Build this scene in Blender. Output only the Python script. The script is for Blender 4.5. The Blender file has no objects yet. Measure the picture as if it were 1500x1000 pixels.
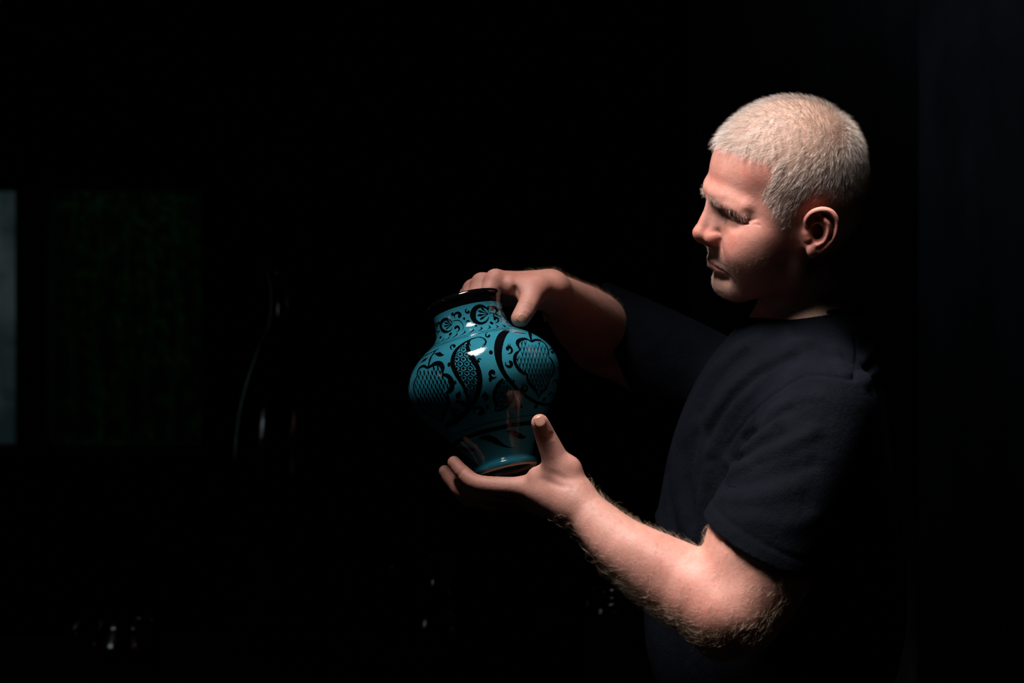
import bpy, math, random
import numpy as np
from mathutils import Vector, Matrix
rng = np.random.default_rng(7)
random.seed(7)
scene = bpy.context.scene
C = scene.collection
# ------------------------------------------------------------------ camera
CAM = np.array([0.0, -2.4, 1.35]); FPX = 3000.0
cd = bpy.data.cameras.new('camera'); cam = bpy.data.objects.new('camera', cd); C.objects.link(cam)
cam.location = CAM; cam.rotation_euler = (math.pi/2, 0, 0)
cd.sensor_width = 36.0; cd.lens = 36.0*FPX/1500.0; cd.clip_start = 0.05; cd.clip_end = 60
cd.dof.use_dof = True; cd.dof.focus_distance = 2.36; cd.dof.aperture_fstop = 4.5
scene.camera = cam
# ------------------------------------------------------------------ world, key light, exposure
w = bpy.data.worlds.new('world'); scene.world = w; w.use_nodes = True
w.node_tree.nodes['Background'].inputs[0].default_value = (0.62, 0.76, 0.82, 1)
w.node_tree.nodes['Background'].inputs[1].default_value = 0.42
def area(name, loc, target, sx, sy, power, col, spread=180):
    ld = bpy.data.lights.new(name, 'AREA'); ld.shape = 'RECTANGLE'; ld.size = sx; ld.size_y = sy
    ld.energy = power; ld.color = col; ld.spread = math.radians(spread)
    o = bpy.data.objects.new(name, ld); C.objects.link(o); o.location = loc
    o.rotation_euler = (Vector(target)-Vector(loc)).to_track_quat('-Z', 'Y').to_euler()
    return o
area('key_softbox', (-0.17, -0.54, 2.58), (0.50, -0.25, 1.22), 0.58, 0.58, 9.8, (1.0, 0.965, 0.93), 48)
area('side_window_light', (-2.92, -1.0, 1.9), (0.0, 0.0, 1.3), 0.22, 0.34, 0.65, (0.80, 0.90, 1.0))
area('recess_lamp', (1.05, 0.15, 2.72), (0.80, 1.40, 2.15), 0.2, 0.2, 0.3, (0.66, 0.80, 1.0), 60)
vs = scene.view_settings
vs.view_transform = 'Standard'; vs.look = 'None'; vs.gamma = 1.0; vs.use_curve_mapping = False
vs.exposure = 0.0

def at(px, py, Y):
    d = (Y-CAM[1])/FPX
    return np.array([(px-750)*d, Y, CAM[2]-(py-500)*d])

# ------------------------------------------------------------------ signed-distance modelling kit
f32 = np.float32
def seg_d(P, a, b, ra, rb):      # round cone; P is a (3, N) array
    l = float(np.linalg.norm(b-a))
    x = P[0]-f32(a[0]); y = P[1]-f32(a[1]); z = P[2]-f32(a[2]); q2 = x*x+y*y+z*z
    if l <= abs(ra-rb)+1e-9:
        if ra >= rb: return np.sqrt(q2)-f32(ra)
        return np.sqrt((P[0]-f32(b[0]))**2+(P[1]-f32(b[1]))**2+(P[2]-f32(b[2]))**2)-f32(rb)
    u = (b-a)/l; ax = x*f32(u[0])+y*f32(u[1])+z*f32(u[2]); r2 = np.maximum(q2-ax*ax, 0)
    if ra == rb:
        e = ax-np.clip(ax, 0, f32(l)); return np.sqrt(r2+e*e)-f32(ra)
    B_ = f32((ra-rb)/l); A_ = f32(math.sqrt(1-B_*B_)); rd = np.sqrt(r2); k = A_*ax-B_*rd
    d = rd*A_+ax*B_-f32(ra)
    m = k < 0; d[m] = np.sqrt(q2[m])-f32(ra)
    m = k > A_*l; d[m] = np.sqrt(r2[m]+(ax[m]-f32(l))**2)-f32(rb)
    return d
def ell(c, r, R=None):
    c = np.array(c, float); r = np.array(r, float)
    def fn(P, cc=None, hd=0):
        x = (P[0]-f32(c[0]))*f32(1/r[0]); y = (P[1]-f32(c[1]))*f32(1/r[1]); z = (P[2]-f32(c[2]))*f32(1/r[2])
        k0 = np.sqrt(x*x+y*y+z*z); x *= f32(1/r[0]); y *= f32(1/r[1]); z *= f32(1/r[2])
        return k0*(k0-1)/np.maximum(np.sqrt(x*x+y*y+z*z), 1e-9)
    return fn, c, r.max()
def chain(pts, rad):
    """tapering tube along points"""
    pts = np.array(pts, float); rad = np.array(rad, float)*np.ones(len(pts))
    c = (pts.min(0)+pts.max(0))/2; br = np.sqrt(((pts-c)**2).sum(1)).max()+rad.max()
    A = pts[:-1] if len(pts) > 1 else pts; D = (pts[1:]-A) if len(pts) > 1 else pts*0; DD = np.maximum((D*D).sum(1), 1e-12)
    r1 = np.maximum(rad[1:], rad[:-1]); r0 = np.minimum(rad[1:], rad[:-1])
    def fn(P, cc=None, hd=0):
        d = None; idx = range(max(1, len(pts)-1))
        if len(pts) > 2 and cc is not None:
            t = np.clip(((cc-A)*D).sum(1)/DD, 0, 1); e = cc-A-t[:, None]*D; ds = np.sqrt((e*e).sum(1))
            idx = np.nonzero(ds-hd-r1 <= (ds+hd-r0).min())[0]
        for i in idx:
            j = min(i+1, len(pts)-1); e = seg_d(P, pts[i], pts[j], rad[i], rad[j])
            d = e if d is None else np.minimum(d, e)
        return d
    return fn, c, br
def cr(pts, n=4):
    """Catmull-Rom resampling of a polyline (any number of columns)"""
    p = np.array(pts, float); p = np.vstack([2*p[0]-p[1], p, 2*p[-1]-p[-2]]); out = []
    for i in range(1, len(p)-2):
        for t in np.arange(n)/n:
            out.append(0.5*((2*p[i])+(-p[i-1]+p[i+1])*t+(2*p[i-1]-5*p[i]+4*p[i+1]-p[i+2])*t*t+(-p[i-1]+3*p[i]-3*p[i+1]+p[i+2])*t**3))
    out.append(p[-2]); return np.array(out)
def tube(pts, rad, n=4):
    q = cr(np.c_[np.array(pts, float), np.array(rad, float)*np.ones(len(pts))], n)
    return chain(q[:, :3], q[:, 3])
def smin(a, b, k):
    if k <= 0: return np.minimum(a, b)
    h = np.maximum(f32(k)-np.abs(a-b), 0)
    return np.minimum(a, b)-h*h*f32(0.25/k)
class Field:
    def __init__(s, M=None, O=(0, 0, 0), S=1.0):
        s.I = M is None; s.M = np.eye(3) if M is None else M; s.O = np.array(O, float); s.S = S; s.ops = []; s.box = None
    def u(s, prim, k=0.0, sym=False): s.ops.append(('u', k, prim[0], prim[1], prim[2], sym)); return s
    def sub(s, prim, k=0.0, sym=False): s.ops.append(('s', k, prim[0], prim[1], prim[2], sym)); return s
    def inter(s, fn): s.ops.append(('i', 0, fn, np.zeros(3), 1e9, False)); return s
    def groove(s, pts, depth, w_, sym=False):      # depth<0 is a ridge
        f, c, r = chain(pts, 0.0); s.ops.append(('g', (depth, w_), f, c, r+3.0*w_, sym)); return s
    def loc(s, P): return (np.asarray(P, float)-s.O)@s.M/s.S          # (N, 3)
    def world(s, L): return s.O+s.S*(np.asarray(L, float)@s.M.T)
    def ev(s, P, c=None, r=None):
        """signed distance at P (3, N); c, r: a sphere round the points"""
        if c is None: c = (P.min(1)+P.max(1))/2; r = float(np.linalg.norm(P.max(1)-P.min(1)))/2
        if s.box is None:
            us = [(c_, r_+(k if q == 'u' else 0), y) for q, k, f, c_, r_, y in s.ops if q == 'u']
            cs = np.array([c_*[1, sg, 1] for c_, r_, y in us for sg in (1, -1 if y else 1)]); rs = np.array([r_ for c_, r_, y in us for sg in (1, 1)])
            s.box = ((cs-rs[:, None]).min(0), (cs+rs[:, None]).max(0))
        cc = (c-s.O)@s.M/s.S; hd = r/s.S
        far = np.linalg.norm(np.maximum(np.maximum(s.box[0]-cc, cc-s.box[1]), 0))-hd
        if far*s.S > 0.03: return np.full(P.shape[1], max(0.06, far*s.S*0.9), f32)
        L = P if s.I else ((s.M.T/s.S).astype(f32)@(P-s.O[:, None].astype(f32)))
        ca = cc*[1, np.sign(cc[1]) or 1, 1]; La = None
        d = None; m = 0.014/s.S
        for kind, k, fn, oc, orr, sym in s.ops:
            kk = k if kind in 'us' else 0; q = ca if sym else cc
            if kind != 'i':
                g = q-oc
                if math.sqrt(g@g)-hd-orr > (m+kk if kind == 'u' else kk): continue
            if d is None and kind != 'u': continue
            if sym and La is None: La = np.stack([L[0], np.abs(L[1]), L[2]])
            e = fn(La if sym else L, q, hd)
            if kind == 'u': d = e if d is None else smin(d, e, k)
            elif kind == 's': d = -smin(-d, e, k)
            elif kind == 'i': d = np.maximum(d, e)
            else: e *= f32(1/k[1]); d = d+f32(k[0])*np.exp(-e*e)
        if d is None: return np.full(P.shape[1], 0.06, f32)
        return d if s.S == 1 else d*f32(s.S)
class Multi:
    """smooth union of fields"""
    def __init__(s, parts): s.parts = parts      # [(field, k)]
    def ev(s, P, c=None, r=None):
        d = None
        for f, k in s.parts:
            e = f.ev(P, c, r)
            if d is None: d = e
            elif e.min() < d.max()+k: d = smin(d, e, k)
        return d
def mesh_field(field, lo, hi, h, B=16, act=1.15):
    lo = np.array(lo, float); n = np.ceil((np.array(hi)-lo)/(h*B)).astype(int)
    bi = np.stack(np.meshgrid(*[np.arange(k) for k in n], indexing='ij'), -1).reshape(-1, 3)
    cen = lo+(bi+0.5)*h*B
    sb = (bi//4)@np.array([10000, 100, 1]); o_ = np.argsort(sb, kind='stable'); bi = bi[o_]; cen = cen[o_]
    cut = np.nonzero(np.diff(sb[o_]))[0]+1; parts = []
    for c in np.split(cen, cut):
        m_ = (c.min(0)+c.max(0))/2; rr = np.linalg.norm(c.max(0)-m_)
        if abs(field.ev(m_[:, None].astype(f32), m_, 0.0)[0]) > 1.3*rr+act*B*h: parts.append(np.full(len(c), 9.0))
        else: parts.append(field.ev(np.ascontiguousarray(c.T, dtype=f32), m_, rr))
    bi = bi[np.abs(np.concatenate(parts)) < act*0.866*B*h]
    g = np.stack(np.meshgrid(*[np.arange(B+1)]*3, indexing='ij'), -1).reshape(-1, 3)
    rb = 0.867*B*h
    ev_ = {}; todo = [tuple(b) for b in bi]; dirs = ((1, 0, 0), (-1, 0, 0), (0, 1, 0), (0, -1, 0), (0, 0, 1), (0, 0, -1))
    while todo:
        nxt = set()
        for b in todo:
            ba = np.array(b); b0 = lo+ba*B*h
            v = field.ev(np.ascontiguousarray((lo+(ba*B+g)*h).T, dtype=f32), b0+0.5*B*h, rb).reshape(B+1, B+1, B+1)
            ev_[b] = v
            if v.min() < 0 < v.max():
                for (dx, dy, dz), f_ in zip(dirs, (v[-1], v[0], v[:, -1], v[:, 0], v[:, :, -1], v[:, :, 0])):
                    if f_.min() < 0 < f_.max(): nxt.add((b[0]+dx, b[1]+dy, b[2]+dz))
        todo = [b for b in nxt if b not in ev_ and min(b) >= 0 and b[0] < n[0] and b[1] < n[1] and b[2] < n[2]]
    for b, v in ev_.items():                       # shared sides agree exactly
        q = ev_.get((b[0]+1, b[1], b[2])); v[-1] = v[-1] if q is None else q[0]
    for b, v in ev_.items():
        q = ev_.get((b[0], b[1]+1, b[2])); v[:, -1] = v[:, -1] if q is None else q[:, 0]
    for b, v in ev_.items():
        q = ev_.get((b[0], b[1], b[2]+1)); v[:, :, -1] = v[:, :, -1] if q is None else q[:, :, 0]
    bi = np.array([b for b, v in ev_.items() if v.min() < 0 < v.max()]); V = np.stack([ev_[tuple(b)] for b in bi]); ev_ = None
    ins = V < 0
    cnt = np.zeros((len(bi), B, B, B), np.int8)
    for a in (0, 1):
        for b in (0, 1):
            for c in (0, 1): cnt += ins[:, a:B+a, b:B+b, c:B+c]
    ib, x, y, z = np.nonzero((cnt > 0) & (cnt < 8))
    co = {}
    for a in (0, 1):
        for b in (0, 1):
            for c in (0, 1): co[a, b, c] = V[ib, x+a, y+b, z+c]
    acc = np.zeros((len(ib), 3)); num = np.zeros(len(ib))
    for p in co:
        for ax in range(3):
            if p[ax] == 0:
                q = list(p); q[ax] = 1; q = tuple(q)
                v0 = co[p]; v1 = co[q]; m = (v0 < 0) != (v1 < 0)
                t = np.where(m, v0/np.where(m, v0-v1, 1), 0)
                pos = np.repeat(np.array(p, float)[None], len(ib), 0); pos[:, ax] = t
                acc += pos*m[:, None]; num += m
    NX = (n*B+4).astype(np.int64)
    def key(I): return ((I[:, 0]+1)*NX[1]+I[:, 1]+1)*NX[2]+I[:, 2]+1
    cell = bi[ib]*B+np.stack([x, y, z], 1)
    verts = lo+(cell+acc/num[:, None])*h
    ks = key(cell); order = np.argsort(ks); ks = ks[order]; verts = verts[order]
    faces = []
    for ax in range(3):
        s0 = ins[:, :B, :B, :B]; sl = [slice(0, B)]*3; sl[ax] = slice(1, B+1)
        s1 = ins[:, sl[0], sl[1], sl[2]]
        ib, x, y, z = np.nonzero(s0 != s1)
        base = bi[ib]*B+np.stack([x, y, z], 1); flip = s0[ib, x, y, z]
        b_, c_ = (ax+1) % 3, (ax+2) % 3
        quad = []
        for db, dc in ((-1, -1), (0, -1), (0, 0), (-1, 0)):
            I = base.copy(); I[:, b_] += db; I[:, c_] += dc
            k = key(I); j = np.minimum(np.searchsorted(ks, k), len(ks)-1)
            quad.append(np.where(ks[j] == k, j, -1))
        Q = np.stack(quad, 1); Q[~flip] = Q[~flip][:, ::-1]
        faces.append(Q[(Q >= 0).all(1)])
    return verts, np.concatenate(faces)
def link(name, me, parent=None, mat=None):
    o = bpy.data.objects.new(name, me); C.objects.link(o)
    if parent is not None: o.parent = parent
    if mat is not None: me.materials.append(mat)
    return o
def np_mesh(name, V, Fc, parent=None, mat=None, smooth=True):
    me = bpy.data.meshes.new(name); V = np.asarray(V, np.float32); Fc = np.asarray(Fc, np.int32)
    me.vertices.add(len(V)); me.vertices.foreach_set('co', V.ravel())
    k = Fc.shape[1]
    me.loops.add(Fc.size); me.loops.foreach_set('vertex_index', Fc.ravel())
    me.polygons.add(len(Fc)); me.polygons.foreach_set('loop_start', np.arange(0, Fc.size, k, dtype=np.int32))
    me.polygons.foreach_set('use_smooth', np.full(len(Fc), smooth))
    me.update(calc_edges=True); me.validate()
    return link(name, me, parent, mat)
def tag(o, label=None, cat=None, group=None, kind=None):
    for k, v in (('label', label), ('category', cat), ('group', group), ('kind', kind)):
        if v: o[k] = v
    return o
def empty(name, loc):
    o = bpy.data.objects.new(name, None); C.objects.link(o); o.location = loc; return o
def setp(o, p):       # parent that keeps world coordinates (parents are unrotated, unscaled)
    o.parent = p; o.matrix_parent_inverse = Matrix.Translation(-Vector(p.location)); return o
def hit(field, px, py, t0=1.9, t1=3.2):
    """point of a field seen from the camera through a photo position"""
    d = np.array([(px-750)/FPX, 1, -(py-500)/FPX]); dn = np.linalg.norm(d); t = t0
    for _ in range(400):
        p = CAM+d*t; e = field.ev(p[:, None].astype(f32))[0]
        if e < 1e-4: return p
        t += min(max(e, 2e-4), 0.012)/dn*0.8
        if t > t1: return None
    return p
def pvert(o, name, vals):
    a = o.data.attributes.new(name, 'FLOAT', 'POINT'); a.data.foreach_set('value', np.asarray(vals, np.float32))
# ------------------------------------------------------------------ materials
def new_mat(name):
    m = bpy.data.materials.new(name); m.use_nodes = True; nt = m.node_tree
    b = nt.nodes['Principled BSDF']; return m, nt, b
def N(nt, typ, **kw):
    n = nt.nodes.new(typ)
    for k, v in kw.items(): setattr(n, k, v)
    return n
def mixc(nt, fac, a, b, blend='MIX'):
    n = N(nt, 'ShaderNodeMix', data_type='RGBA', blend_type=blend)
    for sock, v in ((n.inputs[0], fac), (n.inputs[6], a), (n.inputs[7], b)):
        if hasattr(v, 'is_output'): nt.links.new(v, sock)
        elif isinstance(v, (int, float)): sock.default_value = v
        else: sock.default_value = (*v, 1)
    return n.outputs[2]
def noise(nt, scale, detail=4, rough=0.55, lo=0.35, hi=0.65, coord=None):
    t = N(nt, 'ShaderNodeTexNoise'); t.inputs['Scale'].default_value = scale; t.inputs['Detail'].default_value = detail; t.inputs['Roughness'].default_value = rough
    if coord is None:
        g = N(nt, 'ShaderNodeNewGeometry'); coord = g.outputs['Position']
    nt.links.new(coord, t.inputs['Vector'])
    r = N(nt, 'ShaderNodeMapRange'); r.inputs[1].default_value = lo; r.inputs[2].default_value = hi
    nt.links.new(t.outputs['Fac'], r.inputs[0]); return r.outputs[0]
def bump(nt, b, h_sock, strength, dist):
    n = N(nt, 'ShaderNodeBump'); n.inputs['Strength'].default_value = strength; n.inputs['Distance'].default_value = dist
    nt.links.new(h_sock, n.inputs['Height']); nt.links.new(n.outputs['Normal'], b.inputs['Normal'])
def attr(nt, name):
    a = N(nt, 'ShaderNodeAttribute'); a.attribute_name = name; return a.outputs['Fac']
def simple(name, col, rough=0.5, spec=0.5, metal=0.0, var=0.0, scale=30.0, bmp=0.0, bdist=0.002):
    m, nt, b = new_mat(name); b.inputs['Roughness'].default_value = rough; b.inputs['Specular IOR Level'].default_value = spec; b.inputs['Metallic'].default_value = metal
    f = noise(nt, scale)
    nt.links.new(mixc(nt, f, tuple(c*(1-var) for c in col), tuple(min(1, c*(1+var)) for c in col)), b.inputs['Base Color'])
    if bmp: bump(nt, b, noise(nt, scale*3, 6), bmp, bdist)
    return m
def skin_mat():
    m, nt, b = new_mat('skin')
    c = mixc(nt, noise(nt, 60, 5), (0.42, 0.212, 0.168), (0.51, 0.272, 0.226))
    c = mixc(nt, noise(nt, 400, 3, 0.6, 0.45, 0.8), c, (0.46, 0.21, 0.15))
    red = N(nt, 'ShaderNodeMath', operation='MULTIPLY'); nt.links.new(attr(nt, 'red'), red.inputs[0]); nt.links.new(noise(nt, 120, 5, 0.6, 0.15, 0.75), red.inputs[1])
    c = mixc(nt, red.outputs[0], c, (0.46, 0.130, 0.095))
    c = mixc(nt, attr(nt, 'stubble'), c, (0.30, 0.190, 0.155))
    c = mixc(nt, attr(nt, 'lip'), c, (0.42, 0.150, 0.135))
    c = mixc(nt, attr(nt, 'scalp'), c, (0.40, 0.24, 0.18))
    nt.links.new(c, b.inputs['Base Color'])
    b.inputs['Roughness'].default_value = 0.52; b.inputs['Specular IOR Level'].default_value = 0.30
    b.inputs['Subsurface Weight'].default_value = 0.12; b.inputs['Subsurface Radius'].default_value = (1.0, 0.35, 0.2); b.inputs['Subsurface Scale'].default_value = 0.004
    mx = N(nt, 'ShaderNodeMath', operation='ADD'); nt.links.new(noise(nt, 900, 3, 0.6, 0.2, 0.8), mx.inputs[0]); nt.links.new(noise(nt, 220, 4, 0.6, 0.2, 0.8), mx.inputs[1])
    bump(nt, b, mx.outputs[0], 0.35, 0.0006)
    return m
def hair_mat(name, ca, cb):
    m, nt, b = new_mat(name); nt.links.new(mixc(nt, attr(nt, 'tone'), ca, cb), b.inputs['Base Color'])
    b.inputs['Roughness'].default_value = 0.38; b.inputs['Specular IOR Level'].default_value = 0.6
    return m
def fabric_mat():
    m, nt, b = new_mat('black_jersey')
    nt.links.new(mixc(nt, noise(nt, 25, 4), (0.0011, 0.0015, 0.0031), (0.0019, 0.0024, 0.0045)), b.inputs['Base Color'])
    b.inputs['Roughness'].default_value = 0.85; b.inputs['Specular IOR Level'].default_value = 0.045
    b.inputs['Sheen Weight'].default_value = 0.006; b.inputs['Sheen Roughness'].default_value = 0.5; b.inputs['Sheen Tint'].default_value = (0.5, 0.6, 1, 1)
    mx = N(nt, 'ShaderNodeMath', operation='MULTIPLY_ADD'); nt.links.new(noise(nt, 38, 5, 0.6, 0.2, 0.8), mx.inputs[0]); mx.inputs[1].default_value = 4.0
    nt.links.new(noise(nt, 900, 2, 0.6, 0.2, 0.8), mx.inputs[2])
    bump(nt, b, mx.outputs[0], 0.5, 0.0016)
    return m
M_SKIN = skin_mat(); M_TEE = fabric_mat()
M_HAIR = hair_mat('grey_blond_hair', (0.71, 0.64, 0.605), (0.28, 0.18, 0.13)); M_ARMHAIR = hair_mat('arm_hair', (0.75, 0.58, 0.42), (0.34, 0.20, 0.12))
M_STUB = hair_mat('stubble_hair', (0.70, 0.58, 0.50), (0.30, 0.18, 0.13))
M_NAIL = simple('nail', (0.42, 0.20, 0.14), 0.28, 0.5, 0, 0.06, 200)
M_GLAZE, nt_, b_ = new_mat('turquoise_glaze')
nt_.links.new(mixc(nt_, noise(nt_, 14, 5, 0.6), (0.019, 0.170, 0.238), (0.031, 0.215, 0.283)), b_.inputs['Base Color'])
b_.inputs['Roughness'].default_value = 0.10; b_.inputs['Specular IOR Level'].default_value = 0.5
bump(nt_, b_, noise(nt_, 60, 3, 0.5, 0.2, 0.8), 0.12, 0.0012)
M_BLACK = simple('black_glaze', (0.0022, 0.0024, 0.0030), 0.07, 0.5, 0, 0.2, 40, 0.08, 0.001)
M_CLAY = simple('bare_clay', (0.42, 0.30, 0.20), 0.8, 0.3, 0, 0.15, 120, 0.2, 0.0005)
# ------------------------------------------------------------------ the man: head (local frame: forward, left, up in mm)
def rot_ypr(y, p, r):
    y, p, r = np.radians([y, p, r])
    cr, sr, cp, sp, cy, sy = np.cos(r), np.sin(r), np.cos(p), np.sin(p), np.cos(y), np.sin(y)
    return (np.array([[cy, -sy, 0], [sy, cy, 0], [0, 0, 1]])@np.array([[cp, 0, sp], [0, 1, 0], [-sp, 0, cp]])
            @np.array([[1, 0, 0], [0, cr, sr], [0, -sr, cr]]))
BASE = np.diag([-1.0, -1.0, 1.0])        # a man facing -x: forward=-x, left=-y
HM = BASE@rot_ypr(12, 8, 20); HS = 0.00105; HO = at(1163, 311, 0.04)
head = Field(HM, HO, HS)
h = head
h.u(ell((7, 0, 47), (90, 75, 84)))
h.u(ell((-22, 0, 12), (58, 60, 52)), 25)
h.u(ell((38, 0, -3), (58, 67, 62)), 22)
h.u(ell((66, 0, -38), (34, 34, 38)), 18)
h.u(ell((75, 0, -74), (23, 23, 17)), 14)
h.u(chain([(70, 18, -74), (22, 46, -52)], [15, 15]), 18, True)
h.u(chain([(22, 46, -52), (12, 56, -8)], [15, 13]), 16, True)
h.u(ell((55, 37, -30), (33, 26, 42)), 20, True)
h.u(ell((35, 0, -62), (44, 44, 24)), 16)
h.u(ell((64, 45, -4), (17, 16, 14)), 18, True)
h.u(ell((64, 41, -22), (24, 22, 28)), 18, True)                      # cheekbone
h.groove([(80, 46, -24), (64, 58, -28)], -2.6, 15, True)
h.groove([(66, 66, 46)], 3.0, 20, True)                             # temple hollow
# brow ridge and sockets
h.u(chain([(96, 7, 37), (89, 26, 37), (76, 46, 30)], [8.5, 8, 6.5]), 12, True)
h.sub(ell((100.5, 26, 16), (11, 15, 8.5)), 9, True)
h.sub(ell((92, 45, 14), (9, 9, 7)), 9, True)
EYE = (73.5, 32, 15)
h.u(ell(EYE, (15.2, 15.2, 14.0)), 4, True)
h.u(tube([(94, 14, 31.5), (92.5, 28, 30.5), (86, 41, 28), (77, 50, 21)], [4, 4.8, 4.8, 4]), 5, True)   # hooded brow fold over the lid
h.u(tube([(87, 20, 9), (85, 33, 7), (78, 46, 7.5)], [2.8, 3.4, 2.8]), 4, True)                        # bag under the eye
# nose
h.u(chain([(95.5, 0, 26), (101, 0, 12), (107.5, 0, -3), (111, 0, -9.5)], [7.2, 7.2, 8.6, 10]), 6)
h.u(chain([(92, 6, 16), (97, 9, -8)], [7, 9.5]), 6, True)
h.u(ell((99.5, 12.2, -14), (11, 6.8, 8.4)), 7, True)
h.u(chain([(112.5, 0, -15.5), (102, 0, -22)], [4.6, 5]), 4)
h.sub(ell((104, 7.4, -22.5), (7, 3.3, 5)), 2, True)
h.groove([(105, 16.5, -4), (98, 18, -4), (92, 19, -9), (90.5, 19.5, -18)], 1.3, 2.8, True)
# lips
h.u(chain([(101.5, 0, -41.5), (96.5, 13, -45), (85, 26, -51.5)], [3.6, 3.6, 2.4]), 4, True)
h.u(chain([(99.6, 0, -48.6), (94.5, 12, -50.4), (84.5, 25, -54)], [5.0, 4.8, 2.6]), 3.5, True)
h.groove([(105.5, 0, -44.8), (104, 5, -45), (100, 14, -47.8), (87.5, 28, -53.4), (84.5, 30, -55)], 3.2, 1.5, True)
h.groove([(101, 0, -60), (96, 14, -60), (89, 22, -60)], 2.0, 5, True)
h.groove([(106, 0, -30), (105, 0, -37)], 1.0, 2.5)
# folds of the cheek, bags, crow's feet, brow furrow
h.groove(cr([(95, 22, -14), (93, 27, -23), (88.5, 33, -35), (85, 35, -48)]), 1.1, 4.2, True)
h.groove([(90, 33, -14), (86, 40, -24)], -1.3, 9, True)
h.groove([(84.5, 33, -57), (82, 34, -66), (79, 34, -74)], 1.0, 3.6, True)
h.groove(cr([(92.3, 16, 20), (89.6, 24, 16), (88.3, 34, 14.2), (84.2, 42.5, 13), (78.5, 50, 12.2), (74, 54, 12)]), 4.2, 1.6, True)    # slit between the lids
h.groove(cr([(92.5, 22, 23.5), (91, 30, 22.3), (86, 41, 20.5), (80, 48, 16)]), 1.4, 1.5, True)                                    # upper lid crease
h.groove([(88, 22, 1), (85, 34, -1), (78, 47, 0)], 0.8, 2.2, True)
for a, b in (((78, 51, 11), (68, 60, 5)), ((77, 53, 13), (65, 62, 12)), ((79, 50, 8), (72, 58, -3)), ((80, 48, 5), (76, 54, -7)), ((77, 53, 15), (66, 60, 19))):
    h.groove([a, b], 0.9, 1.3, True)
h.groove([(106, 5, 42), (105, 6, 34)], 0.9, 2.0, True)
h.groove([(101, 0, 28), (100, 10, 27)], 0.8, 2.2, True)
for uu in (56, 64, 72):
    h.groove([(103-(uu-56)*.4, 0, uu), (97-(uu-56)*.4, 25, uu+2), (84-(uu-56)*.4, 45, uu)], 0.35, 1.6, True)
# ears
def plate(P, cc=None, hd=0):
    q1 = P[1]-(80-0.42*(P[0]-1)); f = P[0]-3; u_ = P[2]-2; ca, sa = math.cos(0.26), math.sin(0.26)
    a = f*ca+u_*sa; b = -f*sa+u_*ca
    k0 = np.sqrt((a/14.5)**2+(b/27)**2+(q1/3.2)**2)
    k1 = np.sqrt((a/14.5**2)**2+(b/27**2)**2+(q1/3.2**2)**2)
    return (0.85*k0*(k0-1)/np.maximum(k1, 1e-9)).astype(f32)
h.u((plate, np.array([3., 80, 2]), 34), 5, True)
hx = cr([(9, 77, 0, 2.0), (15, 77, 8, 2.4), (16, 77.5, 17, 2.8), (10, 80.5, 25, 3.2), (1, 84, 28, 3.4), (-8.5, 87.5, 25.5, 3.4), (-14, 90, 17, 3.2), (-14.5, 90, 7, 2.8), (-11.5, 88.5, -4, 2.7), (-6, 85.5, -13, 3), (1, 81.5, -20, 3.4)], 4)
h.u(chain(hx[:, :3], hx[:, 3]), 2.0, True)
hx = cr([(2, 84, 21, 2.2), (-5.5, 87, 13, 2.8), (-6.5, 87, 3, 3.0), (-2.5, 85, -7, 2.9), (4, 82, -12.5, 3.4)], 4)
h.u(chain(hx[:, :3], hx[:, 3]), 2.4, True)
h.u(ell((8.5, 78.5, -19.5), (7, 4.2, 8.5)), 3, True)
h.sub(ell((4.5, 83, 1.5), (7.5, 9, 11)), 2.5, True)
h.sub(ell((5.5, 86, 18), (6.5, 6, 5)), 2.5, True)
h.groove(cr([(-2, 89, 22), (-10.5, 91, 15), (-11, 91, 5), (-7.5, 89, -5)]), 2.0, 2.0, True)
h.u(chain([(14.5, 75, 0), (13, 76, -6)], [4, 4]), 3, True)
# ------------------------------------------------------------------ the man: neck, trunk, arms, hands (world metres)
SL = np.array([0.352, -0.112, 1.268]); SR = np.array([0.315, 0.275, 1.275])
EL = at(1064, 890, -0.18); WL = at(843, 734, -0.09)
ER = at(884, 492, 0.33); WR = at(808, 425, 0.09)
trunk = Field(); core = Field()
def tk(px, py, Y): return at(px, py, Y)
trunk.u(ell(tk(1148, 690, 0.085), (0.120, 0.165, 0.195)))
trunk.u(ell(tk(1135, 830, 0.085), (0.135, 0.16, 0.22)), 0.08)
trunk.u(chain([SL+[-.01, .03, 0], SR+[-.01, -.03, 0]], 0.055), 0.05)
trunk.u(chain([tk(1182, 395, 0.068), tk(1184, 505, 0.095)], [0.051, 0.056]), 0.03)
trunk.u(chain([tk(1208, 512, 0.05), SL+[.0, .06, -.005]], [0.030, 0.045]), 0.04)
trunk.u(chain([tk(1208, 512, 0.09), SR+[.0, -.06, -.005]], [0.030, 0.045]), 0.04)
UA = SL+(EL-SL)*0.52
arm_l = Field()
arm_l.u(tube([SL, UA+[-0.004, 0, 0], SL+(EL-SL)*0.86], [0.052, 0.0575, 0.047]))
arm_l.u(tube([SL+(EL-SL)*0.8, EL, EL+(WL-EL)*0.12], [0.046, 0.044, 0.044]), 0.012)
arm_l.u(tube([EL, at(1002, 858, -0.15), at(918, 806, -0.13), at(872, 764, -0.105), WL], [0.044, 0.0455, 0.034, 0.0265, 0.0225]), 0.010)
arm_l.u(tube([SL+(EL-SL)*0.58, at(1119, 838, -0.172), at(1084, 892, -0.178)], [0.050, 0.0505, 0.046], 4), 0.025)
arm_l.u(chain([at(1054, 938, -0.168), at(1075, 905, -0.17)], [0.016, 0.03]), 0.03)
arm_l.u(ell(at(1098, 800, -0.185), (0.034, 0.036, 0.048)), 0.03)                   # biceps
arm_l.groove([at(1030, 800, -0.20), at(1038, 830, -0.225), at(1046, 852, -0.23)], 0.005, 0.006)
arm_l.groove([at(1022, 812, -0.20), at(1032, 838, -0.225)], 0.002, 0.003)
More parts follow.
